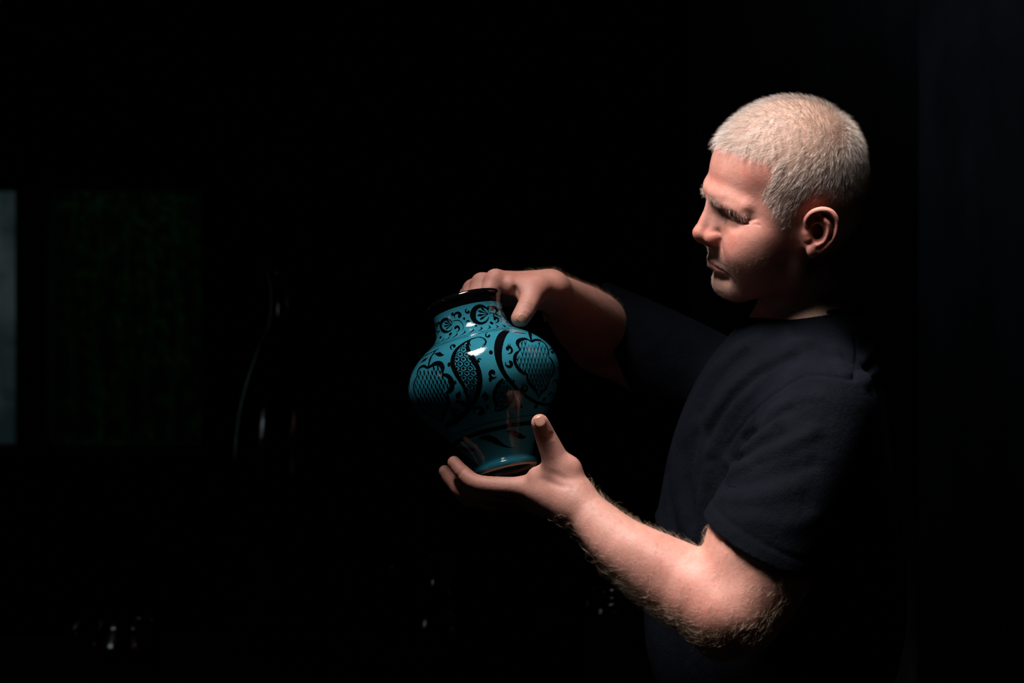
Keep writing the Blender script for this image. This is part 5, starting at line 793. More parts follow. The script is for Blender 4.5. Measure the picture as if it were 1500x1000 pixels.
 'leaf_motif': '-907,1472,17 -928,1464,23 -949,1457,28 -969,1449,34 -988,1438,38 -1007,1424,42 -1026,1409,46 -1043,1391,49 -1057,1371,51 -1068,1347,53 -1076,1321,54 -1082,1294,55 -1086,1268,55 -1089,1245,56 -1091,1222,56 -1091,1199,56 -1089,1174,55 -1085,1146,55 -1080,1117,54 -1075,1087,53 -1070,1057,51 -1064,1027,49 -1058,995,47 -1053,965,44 -1049,936,43 -1047,910,41 -1046,886,40 -1047,863,40 -1048,841,38 -1051,820,36 -1056,800,34 -1061,781,32 -1069,761,30 -1078,742,28 -1089,722,26 -1102,703,23 -1115,684,21;-926,1470,21 -934,1451,26 -943,1433,30 -950,1415,34 -955,1396,38 -957,1375,42 -956,1353,45 -955,1331,48 -952,1306,51 -947,1281,54 -941,1254,56 -935,1226,58 -930,1198,60 -924,1169,59 -919,1140,58 -915,1111,56 -912,1082,55 -911,1052,55 -912,1022,55 -914,993,55 -917,964,55 -922,937,55 -929,911,56 -937,885,56 -947,860,55 -958,836,54 -972,811,53 -987,788,51 -1003,767,51 -1021,747,52 -1040,728,55 -1061,711,57 -1084,695,60 -1109,680,62 -1136,667,64 -1164,655,66 -1193,644,68 -1223,635,70 -1253,627,71 -1284,621,72 -1315,617,72 -1345,616,71 -1375,616,69 -1406,618,66 -1439,620,64;-926,1470,21 -910,1473,19 -894,1477,16 -878,1480,14 -862,1479,13 -847,1474,13 -832,1466,13 -819,1456,14 -810,1445,15 -803,1432,16 -799,1418,16 -798,1404,17 -798,1390,17 -801,1377,16 -807,1364,15 -814,1352,14 -822,1342,13 -830,1334,11 -839,1328,10 -848,1322,8 -858,1316,6;-935,1376,12 -933,1403,12 -942,1429,12 -958,1444,12 -975,1443,12 -986,1425,12 -988,1399,12;-948,1393,5 -952,1407,10 -961,1415,13 -969,1411,21 -973,1398,5;-967,1397,5 -965,1396,17 -961,1394,24 -956,1392,17 -954,1391,5;-967,1326,12 -966,1352,12 -975,1377,12 -990,1391,12 -1006,1391,12 -1017,1374,12 -1018,1349,12;-980,1343,5 -984,1356,10 -993,1364,13 -1001,1360,21 -1004,1348,5;-998,1347,5 -996,1346,17 -992,1344,24 -988,1342,17 -986,1341,5;-998,1280,12 -997,1304,12 -1006,1328,12 -1021,1342,12 -1036,1342,12 -1047,1326,12 -1048,1302,12;-1011,1295,5 -1015,1309,10 -1023,1316,13 -1031,1313,21 -1034,1301,5;-1028,1299,5 -1027,1299,17 -1023,1297,24 -1018,1295,17 -1017,1294,5;-948,1257,12 -946,1281,12 -953,1304,12 -966,1318,12 -981,1317,12 -992,1302,12 -995,1278,12;-959,1272,5 -962,1285,10 -970,1292,13 -978,1288,21 -982,1277,5;-976,1276,5 -974,1275,17 -970,1273,24 -967,1272,17 -965,1271,5;-1029,1235,12 -1028,1258,12 -1036,1282,12 -1051,1295,12 -1066,1295,12 -1076,1281,12 -1078,1257,12;-1042,1250,5 -1045,1263,10 -1053,1270,13 -1061,1267,21 -1065,1256,5;-1059,1254,5 -1057,1254,17 -1053,1252,24 -1049,1250,17 -1047,1249,5;-979,1212,12 -977,1236,12 -984,1258,12 -997,1271,12 -1012,1271,12 -1023,1256,12 -1026,1233,12;-991,1227,5 -994,1240,10 -1001,1246,13 -1009,1243,21 -1013,1232,5;-1007,1231,5 -1006,1230,17 -1002,1228,24 -998,1227,17 -996,1226,5;-930,1191,12 -928,1215,12 -934,1237,12 -947,1249,12 -961,1248,12 -972,1233,12 -976,1211,12;-941,1206,5 -944,1218,10 -951,1224,13 -959,1221,21 -963,1210,5;-957,1209,5 -956,1208,17 -952,1207,24 -948,1205,17 -947,1204,5;-1060,1192,12 -1059,1215,12 -1067,1237,12 -1081,1251,12 -1096,1251,12 -1107,1237,12 -1110,1215,12;-1073,1207,5 -1076,1220,10 -1084,1226,13 -1092,1224,21 -1096,1213,5;-1090,1212,5 -1088,1211,17 -1084,1209,24 -1080,1207,17 -1078,1206,5;-1010,1169,12 -1008,1192,12 -1015,1214,12 -1028,1227,12 -1043,1226,12 -1054,1212,12 -1057,1190,12;-1022,1183,5 -1025,1196,10 -1032,1202,13 -1040,1200,21 -1044,1189,5;-1038,1188,5 -1037,1187,17 -1033,1185,24 -1029,1183,17 -1027,1182,5;-962,1148,12 -959,1170,12 -966,1192,12 -978,1204,12 -993,1203,12 -1003,1189,12 -1007,1167,12;-973,1162,5 -975,1174,10 -983,1180,13 -990,1177,21 -994,1167,5;-989,1165,5 -987,1164,17 -983,1163,24 -980,1161,17 -978,1160,5;-914,1128,12 -911,1150,12 -917,1171,12 -930,1184,12 -944,1182,12 -955,1168,12 -958,1146,12;-925,1142,5 -927,1154,10 -934,1159,13 -942,1156,21 -946,1146,5;-941,1145,5 -939,1144,17 -935,1142,24 -932,1141,17 -930,1140,5;-1042,1127,12 -1040,1149,12 -1046,1171,12 -1060,1184,12 -1075,1184,12 -1086,1170,12 -1089,1148,12;-1053,1141,5 -1056,1154,10 -1064,1160,13 -1072,1158,21 -1075,1147,5;-1070,1146,5 -1068,1145,17 -1064,1143,24 -1061,1141,17 -1059,1140,5;-993,1105,12 -991,1127,12 -997,1149,12 -1009,1161,12 -1024,1160,12 -1035,1147,12 -1039,1125,12;-1004,1119,5 -1007,1131,10 -1014,1138,13 -1022,1135,21 -1026,1124,5;-1020,1123,5 -1019,1122,17 -1015,1121,24 -1011,1119,17 -1010,1118,5;-945,1085,12 -943,1107,12 -949,1128,12 -961,1140,12 -975,1139,12 -986,1125,12 -990,1104,12;-956,1099,5 -959,1110,10 -966,1117,13 -973,1114,21 -977,1103,5;-972,1102,5 -970,1101,17 -967,1100,24 -963,1098,17 -962,1098,5;-1026,1065,12 -1023,1086,12 -1029,1107,12 -1041,1119,12 -1056,1119,12 -1067,1106,12 -1071,1085,12;-1037,1078,5 -1039,1090,10 -1046,1096,13 -1054,1094,21 -1058,1084,5;-1053,1082,5 -1051,1082,17 -1047,1080,24 -1044,1078,17 -1042,1078,5;-978,1044,12 -975,1066,12 -981,1086,12 -993,1098,12 -1007,1097,12 -1018,1084,12 -1022,1063,12;-988,1058,5 -991,1069,10 -998,1075,13 -1005,1072,21 -1010,1062,5;-1004,1061,5 -1003,1060,17 -999,1059,24 -995,1057,17 -994,1056,5;-930,1025,12 -927,1046,12 -933,1066,12 -945,1078,12 -959,1077,12 -970,1063,12 -974,1043,12;-941,1038,5 -943,1049,10 -950,1055,13 -957,1052,21 -962,1042,5;-956,1041,5 -955,1040,17 -951,1039,24 -948,1037,17 -946,1037,5;-1011,1004,12 -1007,1025,12 -1013,1045,12 -1025,1057,12 -1040,1057,12 -1051,1044,12 -1056,1023,12;-1021,1017,5 -1024,1029,10 -1031,1035,13 -1038,1032,21 -1043,1022,5;-1038,1021,5 -1036,1020,17 -1032,1019,24 -1029,1017,17 -1027,1016,5;-963,984,12 -960,1005,12 -965,1025,12 -977,1037,12 -991,1036,12 -1003,1023,12 -1007,1002,12;-973,997,5 -976,1009,10 -982,1014,13 -990,1012,21 -995,1002,5;-989,1001,5 -988,1000,17 -984,999,24 -980,997,17 -979,996,5;-914,966,12 -912,987,12 -917,1007,12 -929,1018,12 -944,1016,12 -955,1003,12 -959,983,12;-925,979,5 -928,990,10 -935,995,13 -942,993,21 -946,983,5;-941,982,5 -940,981,17 -936,980,24 -932,978,17 -931,977,5;-996,945,12 -993,966,12 -998,985,12 -1010,997,12 -1025,996,12 -1037,983,12 -1042,964,12;-1007,958,5 -1009,969,10 -1016,975,13 -1024,972,21 -1029,963,5;-1023,961,5 -1022,961,17 -1018,959,24 -1014,958,17 -1013,957,5;-948,926,12 -944,947,12 -950,966,12 -962,977,12 -977,976,12 -988,964,12 -993,943,12;-958,939,5 -961,950,10 -968,955,13 -975,953,21 -980,943,5;-975,942,5 -973,941,17 -969,940,24 -966,938,17 -964,938,5;-982,887,12 -979,907,12 -984,927,12 -996,938,12 -1011,937,12 -1023,925,12 -1029,905,12;-993,900,5 -995,911,10 -1002,916,13 -1010,914,21 -1015,904,5;-1010,903,5 -1008,903,17 -1004,901,24 -1000,900,17 -999,899,5;-932,869,12 -929,889,12 -935,908,12 -947,919,12 -962,918,12 -974,905,12 -979,886,12;-943,882,5 -946,892,10 -953,898,13 -961,895,21 -966,885,5;-960,884,5 -958,884,17 -955,882,24 -951,881,17 -949,880,5;-1019,849,12 -1015,869,12 -1020,888,12 -1032,900,12 -1047,899,12 -1060,887,12 -1067,868,12;-1030,862,5 -1032,873,10 -1039,879,13 -1047,876,21 -1053,867,5;-1047,866,5 -1046,865,17 -1042,863,24 -1038,862,17 -1036,861,5;-968,831,12 -964,851,12 -970,869,12 -982,880,12 -997,880,12 -1010,867,12 -1016,848,12;-979,843,5 -981,854,10 -989,859,13 -997,857,21 -1002,847,5;-996,846,5 -995,845,17 -991,844,24 -987,843,17 -985,842,5;-1006,793,12 -1002,813,12 -1007,832,12 -1019,842,12 -1035,842,12 -1049,830,12 -1055,811,12;-1017,805,5 -1019,816,10 -1026,822,13 -1035,819,21 -1041,810,5;-1035,809,5 -1033,808,17 -1029,807,24 -1025,805,17 -1023,804,5;-993,738,12 -988,757,12 -993,775,12 -1006,786,12 -1023,786,12 -1037,774,12 -1044,755,12;-1005,750,5 -1007,760,10 -1014,766,13 -1023,763,21 -1029,754,5;-1023,753,5 -1021,753,17 -1017,751,24 -1013,750,17 -1011,749,5;-1037,701,12 -1030,720,12 -1035,739,12 -1048,750,12 -1065,749,12 -1081,738,12 -1090,719,12;-1048,714,5 -1050,724,10 -1057,730,13 -1067,727,21 -1074,718,5;-1067,717,5 -1066,716,17 -1061,715,24 -1057,713,17 -1055,713,5',
 'leaf_motif_b': '-746,918,17 -757,908,21 -767,898,26 -778,888,30 -788,874,34 -798,857,36 -809,838,38 -819,818,40 -827,798,40 -833,780,40 -837,762,39 -840,745,38 -841,728,37 -840,712,36 -837,696,34 -833,682,33 -832,667,30 -835,653,27 -841,639,22 -847,626,18 -853,612,13;-856,613,17 -844,610,19 -832,607,22 -819,605,25 -806,604,27 -792,605,28 -777,608,29 -762,612,30 -747,618,30 -733,625,31 -719,633,32 -706,643,33 -694,654,34 -685,667,34 -676,681,35 -669,696,35 -665,710,34 -663,723,31 -662,736,28 -663,748,24 -664,761,20;-721,849,11 -720,868,11 -727,886,11 -741,895,11 -755,892,11 -765,880,11 -768,861,11;-733,860,5 -737,870,9 -744,874,13 -752,871,20 -755,861,5;-750,861,5 -748,860,16 -744,860,23 -740,859,16 -738,858,5;-750,807,11 -750,826,11 -757,843,11 -771,852,11 -785,850,11 -796,838,11 -799,819,11;-763,818,5 -767,828,9 -774,832,13 -782,829,20 -786,820,5;-780,819,5 -778,819,16 -774,818,23 -770,817,16 -769,816,5;-697,795,11 -697,814,11 -705,831,11 -720,840,11 -734,837,11 -745,825,11 -747,806,11;-710,805,5 -715,815,9 -722,819,13 -730,816,20 -734,807,5;-728,806,5 -726,806,16 -722,805,23 -718,804,16 -716,804,5;-781,766,11 -780,784,11 -788,801,11 -802,811,11 -816,809,11 -827,797,11 -830,778,11;-794,776,5 -798,786,9 -805,791,13 -813,788,20 -817,779,5;-811,778,5 -810,778,16 -806,777,23 -801,775,16 -800,775,5;-726,753,11 -727,772,11 -735,789,11 -750,798,11 -765,795,11 -775,783,11 -778,765,11;-740,764,5 -744,773,9 -753,778,13 -761,774,20 -764,765,5;-758,765,5 -756,765,16 -752,764,23 -748,762,16 -746,762,5;-669,742,11 -670,761,11 -680,777,11 -695,786,11 -711,783,11 -721,771,11 -723,752,11;-684,752,5 -689,762,9 -698,766,13 -706,762,20 -709,753,5;-703,753,5 -701,753,16 -696,752,23 -692,751,16 -690,751,5;-758,712,11 -757,731,11 -766,748,11 -781,757,11 -796,755,11 -807,742,11 -810,724,11;-772,723,5 -776,732,9 -784,737,13 -792,734,20 -796,725,5;-790,724,5 -788,724,16 -784,723,23 -779,722,16 -778,721,5;-699,700,11 -700,719,11 -710,736,11 -725,744,11 -741,742,11 -752,730,11 -754,711,11;-714,711,5 -719,720,9 -728,724,13 -736,721,20 -739,712,5;-733,712,5 -731,711,16 -727,710,23 -722,709,16 -720,709,5;-791,672,11 -790,690,11 -798,707,11 -813,716,11 -829,714,11 -841,703,11 -845,684,11;-805,682,5 -809,692,9 -817,697,13 -826,694,20 -830,685,5;-824,684,5 -822,684,16 -817,683,23 -813,682,16 -811,681,5;-731,659,11 -731,678,11 -741,694,11 -757,703,11 -773,701,11 -784,689,11 -787,671,11;-746,670,5 -751,679,9 -760,684,13 -768,680,20 -772,672,5;-766,671,5 -764,671,16 -759,670,23 -754,668,16 -752,668,5;-667,648,11 -669,666,11 -680,683,11 -697,691,11 -714,689,11 -725,676,11 -727,658,11;-684,658,5 -690,667,9 -699,672,13 -708,668,20 -711,659,5;-705,659,5 -703,659,16 -697,658,23 -693,657,16 -691,656,5;-765,619,11 -765,637,11 -774,654,11 -790,663,11 -807,661,11 -819,649,11 -823,631,11;-780,629,5 -785,639,9 -794,643,13 -803,640,20 -807,631,5;-801,631,5 -799,630,16 -794,629,23 -789,628,16 -787,628,5',
 'scroll_motif': '-1075,1426,27 -1075,1431,30 -1075,1436,32 -1077,1441,34 -1080,1447,33 -1085,1454,32 -1090,1458,30 -1095,1461,28 -1101,1463,26 -1107,1463,25 -1111,1459,23 -1114,1454,22 -1115,1446,21 -1113,1437,19 -1111,1426,16 -1106,1415,14 -1100,1405,10 -1093,1396,7 -1086,1387,3;-1085,1431,7 -1082,1429,25 -1075,1426,35 -1067,1423,25 -1064,1421,7;-892,1160,19 -893,1160,21 -895,1161,23 -897,1163,24 -898,1165,23 -899,1169,22 -900,1172,21 -899,1177,20 -898,1181,18 -897,1185,17 -894,1188,16 -891,1190,16 -888,1191,15 -885,1190,13 -881,1188,11 -878,1184,10 -876,1179,7 -875,1172,5 -874,1166,2;-897,1162,5 -895,1161,17 -892,1160,25 -888,1159,17 -886,1158,5;-746,1469,25 -747,1464,27 -749,1459,29 -751,1455,30 -755,1451,30 -759,1448,29 -763,1447,27 -767,1447,25 -771,1449,24 -774,1453,22 -776,1460,21 -777,1468,20 -776,1476,19 -773,1486,17 -768,1496,15 -762,1505,12 -755,1511,9 -746,1516,6 -737,1520,3;-754,1472,6 -751,1471,22 -746,1469,32 -740,1467,22 -737,1466,6;-807,1004,38 -810,1008,42 -813,1012,45 -816,1014,47 -820,1015,47 -825,1014,45 -829,1011,42 -833,1006,40 -836,999,37 -838,991,34 -839,982,33 -837,972,31 -835,963,29 -830,956,26 -823,949,23 -816,945,19 -808,946,15 -800,949,10 -792,953,5;-818,1007,10 -815,1006,34 -807,1004,49 -799,1002,34 -796,1001,10;-663,877,20 -663,874,22 -663,871,24 -664,869,25 -666,867,25 -668,865,24 -671,864,23 -674,864,21 -678,865,20 -681,867,18 -683,871,17 -686,876,17 -687,880,16 -687,886,14 -686,891,12 -684,896,10 -680,900,8 -676,902,5 -671,905,2;-670,878,5 -668,878,18 -663,877,26 -659,876,18 -657,876,5;-1001,616,49 -995,618,54 -989,619,58 -983,622,61 -978,628,60 -974,636,57 -972,644,54 -973,653,51 -975,663,47 -980,671,44 -988,677,42 -997,682,40 -1008,684,37 -1019,682,34 -1031,677,30 -1042,669,25 -1050,657,19 -1057,643,12 -1064,629,6;-1019,622,13 -1014,620,44 -1001,616,63 -989,613,44 -983,611,13;-1225,671,41 -1232,670,45 -1238,669,49 -1243,669,51 -1249,672,50 -1253,677,48 -1256,682,45 -1256,690,42 -1254,698,40 -1250,706,37 -1242,714,35 -1233,721,33 -1224,726,31 -1213,729,28 -1201,730,25 -1191,727,20 -1183,721,16 -1177,712,10 -1170,703,5;-1240,676,11 -1236,675,37 -1225,671,53 -1215,667,37 -1210,665,11;-580,611,36 -579,606,39 -578,601,42 -579,597,44 -582,593,43 -587,590,41 -594,588,39 -601,588,37 -610,590,34 -618,594,32 -625,600,30 -631,607,29 -636,615,27 -637,624,24 -637,633,21 -633,642,18 -626,647,14 -617,652,9 -608,656,4;-596,612,9 -592,612,32 -580,611,46 -569,609,32 -563,609,9;-186,1185,25 -178,1187,27 -169,1188,29 -159,1191,30 -145,1197,30 -128,1205,29 -108,1215,27 -84,1227,25 -83,1251,20 -112,1246,19 -140,1240,17 -166,1234,15 -188,1226,12 -207,1216,9 -223,1205,6 -238,1195,3;-210,1181,6 -203,1182,22 -186,1185,32 -168,1189,22 -159,1191,6;-91,844,30 -86,848,33 -81,853,36 -80,857,37 -86,861,37 -96,864,35 -109,866,33 -126,867,31 -144,867,29 -159,865,27 -175,862,26 -189,858,24 -199,852,23 -206,845,21 -209,836,18 -207,828,15 -199,821,11 -186,814,8 -171,807,4;-130,837,8 -119,839,27 -91,844,39 -55,851,27 -35,855,8;-671,1082,36 -668,1079,39 -666,1076,42 -664,1072,44 -663,1065,43 -663,1059,41 -664,1052,39 -667,1046,37 -671,1040,34 -676,1036,32 -682,1035,30 -689,1035,29 -695,1037,27 -700,1043,24 -705,1051,21 -709,1061,18 -709,1071,14 -707,1084,9 -706,1096,4;-682,1085,9 -678,1084,32 -671,1082,46 -664,1080,32 -660,1080,9;-1133,1231,11 -1129,1229,40 -1119,1224,57 -1109,1219,40 -1105,1217,11;-806,1241,12 -802,1239,43 -792,1236,62 -783,1233,43 -778,1231,12;-855,943,10 -851,942,36 -843,939,52 -835,936,36 -832,935,10;-1127,770,16 -1121,767,58 -1107,762,82 -1092,757,58 -1086,754,16;-932,667,11 -928,666,40 -917,663,57 -906,660,40 -901,658,11;-405,592,12 -396,591,43 -375,591,62 -353,591,43 -343,591,12;-302,658,11 -292,658,40 -270,659,57 -245,660,40 -234,661,11;-1244,761,8 -1241,759,29 -1233,756,41 -1226,753,29 -1222,752,8;-1111,1009,8 -1108,1008,29 -1101,1005,41 -1095,1002,29 -1092,1001,8;-663,1240,36 -660,1245,39 -658,1250,42 -654,1254,44 -650,1257,43 -645,1259,41 -640,1258,39 -635,1255,37 -631,1250,34 -629,1243,32 -628,1234,30 -628,1224,29 -631,1213,27 -635,1203,24 -641,1194,21 -648,1186,18 -655,1183,14 -664,1182,9 -673,1181,4;-673,1242,9 -670,1242,32 -663,1240,46 -655,1238,32 -652,1237,9;-652,1263,17 -648,1270,16 -644,1277,15 -641,1285,13 -640,1294,9 -640,1304,5 -639,1315,1;-637,1260,17 -633,1266,16 -629,1274,15 -626,1281,13 -625,1290,9 -624,1301,5 -624,1311,1;-586,785,36 -588,781,39 -590,777,42 -589,772,44 -588,767,43 -584,761,41 -580,756,39 -573,752,37 -566,750,34 -559,749,32 -551,751,30 -544,754,29 -539,760,27 -537,767,24 -535,777,21 -536,787,18 -542,796,14 -549,805,9 -556,815,4;-600,787,9 -596,786,32 -586,785,46 -577,784,32 -573,783,9;-582,804,17 -585,810,16 -587,817,15 -588,823,13 -586,830,9 -583,837,5 -580,844,1;-563,802,17 -566,808,16 -568,814,15 -570,820,13 -568,827,9 -565,834,5 -562,841,1;-926,779,33 -924,782,36 -922,786,39 -919,789,41 -915,791,40 -911,791,38 -906,790,36 -902,787,34 -898,783,32 -895,777,30 -893,770,28 -893,762,27 -894,755,25 -897,747,23 -902,741,20 -908,736,16 -916,734,13 -924,734,8 -933,734,4;-936,782,8 -933,781,30 -926,779,42 -919,776,30 -915,775,8;-918,796,16 -915,800,15 -912,805,14 -911,811,12 -911,817,9 -912,825,5 -913,833,1;-904,791,16 -901,796,15 -898,801,14 -897,806,12 -897,813,9 -898,821,5 -899,828,1;-201,714,25 -201,717,27 -201,720,29 -199,723,30 -194,725,30 -186,727,29 -176,729,27 -164,729,25 -150,728,24 -135,727,22 -122,724,21 -109,720,20 -100,715,19 -96,710,17 -99,703,15 -108,697,12 -124,692,9 -144,688,6 -163,685,3;-222,712,6 -216,713,22 -201,714,32 -185,715,22 -178,716,6;-203,727,12 -203,731,11 -203,735,10 -205,739,9 -211,743,7 -220,748,4 -229,752,1;-172,730,12 -171,734,11 -171,738,10 -174,742,9 -181,746,7 -191,750,4 -200,754,1;-1284,1430,2 -1272,1426,17 -1261,1422,32 -1251,1417,45 -1240,1411,54 -1228,1403,56 -1217,1393,54 -1206,1383,49 -1196,1374,43 -1188,1369,35 -1179,1366,25 -1171,1363,13 -1163,1360,2;-1473,1395,2 -1464,1399,15 -1457,1405,29 -1448,1409,42 -1439,1413,49 -1428,1413,51 -1415,1411,50 -1404,1410,45 -1393,1410,39 -1386,1414,32 -1379,1419,23 -1373,1425,12 -1367,1431,2;-132,1396,32 -115,1394,26;-496,1462,2 -484,1461,10 -471,1461,19 -457,1461,27 -445,1459,31 -435,1456,33 -427,1451,31 -418,1446,29 -406,1443,25 -393,1442,21 -377,1443,15 -359,1444,8 -340,1446,2;-1143,830,2 -1137,838,18 -1131,846,34 -1126,853,49 -1121,859,58 -1118,863,61 -1114,866,59 -1111,868,53 -1107,872,47 -1103,878,38 -1098,886,26 -1093,894,14 -1088,901,2;-1171,795,2 -1165,796,14 -1159,798,27 -1153,800,38 -1148,801,45 -1144,800,47 -1140,798,45 -1136,796,41 -1131,795,36 -1126,796,29 -1121,798,21 -1115,800,11 -1110,802,2;-672,583,2 -665,587,9 -658,591,16 -651,595,23 -645,599,27 -638,602,28 -632,604,27 -625,606,25 -618,608,22 -611,612,18 -604,616,13 -598,621,7 -592,625,2;-918,1467,13 -898,1469,13 -877,1473,13 -857,1475,13 -840,1473,13 -826,1464,14 -815,1451,16 -807,1435,17 -802,1422,18 -800,1409,17 -801,1395,16 -804,1382,15 -808,1372,13 -813,1365,12 -820,1361,10 -828,1357,8 -835,1353,7',
 'lower_leaf_motif': '-1147,381,7 -1125,379,22 -1104,377,37 -1083,375,50 -1062,370,62 -1040,362,70 -1017,353,77 -994,341,81 -971,329,81 -949,315,77 -926,299,69 -903,282,59 -878,267,49 -852,253,40 -825,238,29 -796,225,20 -766,214,12 -733,207,8 -700,202,7 -666,199,6 -630,196,5;-751,379,7 -732,374,21 -714,370,35 -695,364,47 -675,358,57 -652,348,62 -627,337,65 -602,326,65 -575,317,64 -549,309,60 -521,301,54 -495,295,47 -471,291,39 -451,289,32 -436,289,24 -421,290,16 -404,291,7',
 'rosette_motif': '-1171,1768,5 -1177,1785,9 -1184,1800,13 -1197,1815,17 -1213,1829,21 -1233,1839,24 -1256,1848,28 -1281,1854,32 -1307,1857,35 -1334,1856,38 -1361,1853,41 -1385,1847,44 -1406,1838,47 -1422,1826,51 -1432,1812,53 -1434,1797,51 -1428,1780,47 -1415,1763,44 -1395,1746,41 -1369,1730,38 -1342,1716,35 -1314,1705,32 -1287,1697,28 -1262,1693,24 -1239,1693,21 -1219,1697,17 -1202,1704,13 -1190,1715,9 -1179,1727,5;-1179,1758,2 -1196,1773,5 -1212,1787,8 -1226,1799,11 -1236,1807,15 -1243,1813,20 -1251,1819,21 -1259,1826,17 -1267,1833,10 -1275,1840,2;-1179,1758,2 -1204,1770,5 -1230,1781,8 -1252,1791,11 -1268,1798,15 -1280,1803,20 -1292,1808,21 -1305,1814,17 -1320,1820,10 -1334,1825,2;-1179,1758,2 -1207,1762,5 -1235,1766,8 -1260,1770,11 -1278,1772,15 -1291,1774,20 -1305,1776,21 -1320,1779,17 -1335,1781,10 -1352,1784,2;-1179,1758,2 -1202,1754,5 -1225,1750,8 -1244,1747,11 -1258,1744,15 -1268,1743,20 -1278,1741,21 -1290,1740,17 -1302,1738,10 -1314,1736,2',
 'rosette_motif_b': '-546,1805,7 -549,1826,12 -556,1845,17 -570,1863,23 -591,1876,28 -615,1887,33 -642,1894,38 -670,1896,43 -699,1894,47 -726,1889,51 -753,1879,55 -776,1866,59 -795,1850,63 -810,1831,69 -820,1810,72 -825,1788,69 -824,1766,63 -819,1745,59 -809,1726,55 -794,1708,51 -776,1695,47 -755,1685,43 -732,1680,38 -707,1680,33 -680,1685,28 -652,1695,23 -625,1709,17 -600,1727,12 -577,1747,7;-563,1789,2 -581,1805,6 -599,1820,10 -614,1833,14 -625,1843,20 -632,1849,27 -640,1856,29 -648,1863,23 -657,1871,13 -665,1878,2;-563,1789,2 -593,1799,6 -624,1808,10 -648,1817,14 -666,1823,20 -678,1827,27 -690,1832,29 -703,1837,23 -717,1842,13 -730,1847,2;-563,1789,2 -599,1788,6 -635,1787,10 -664,1786,14 -683,1786,20 -697,1786,27 -711,1786,29 -727,1787,23 -742,1787,13 -757,1787,2;-563,1789,2 -596,1778,6 -628,1767,10 -653,1758,14 -671,1752,20 -683,1748,27 -696,1744,29 -710,1739,23 -723,1734,13 -737,1730,2',
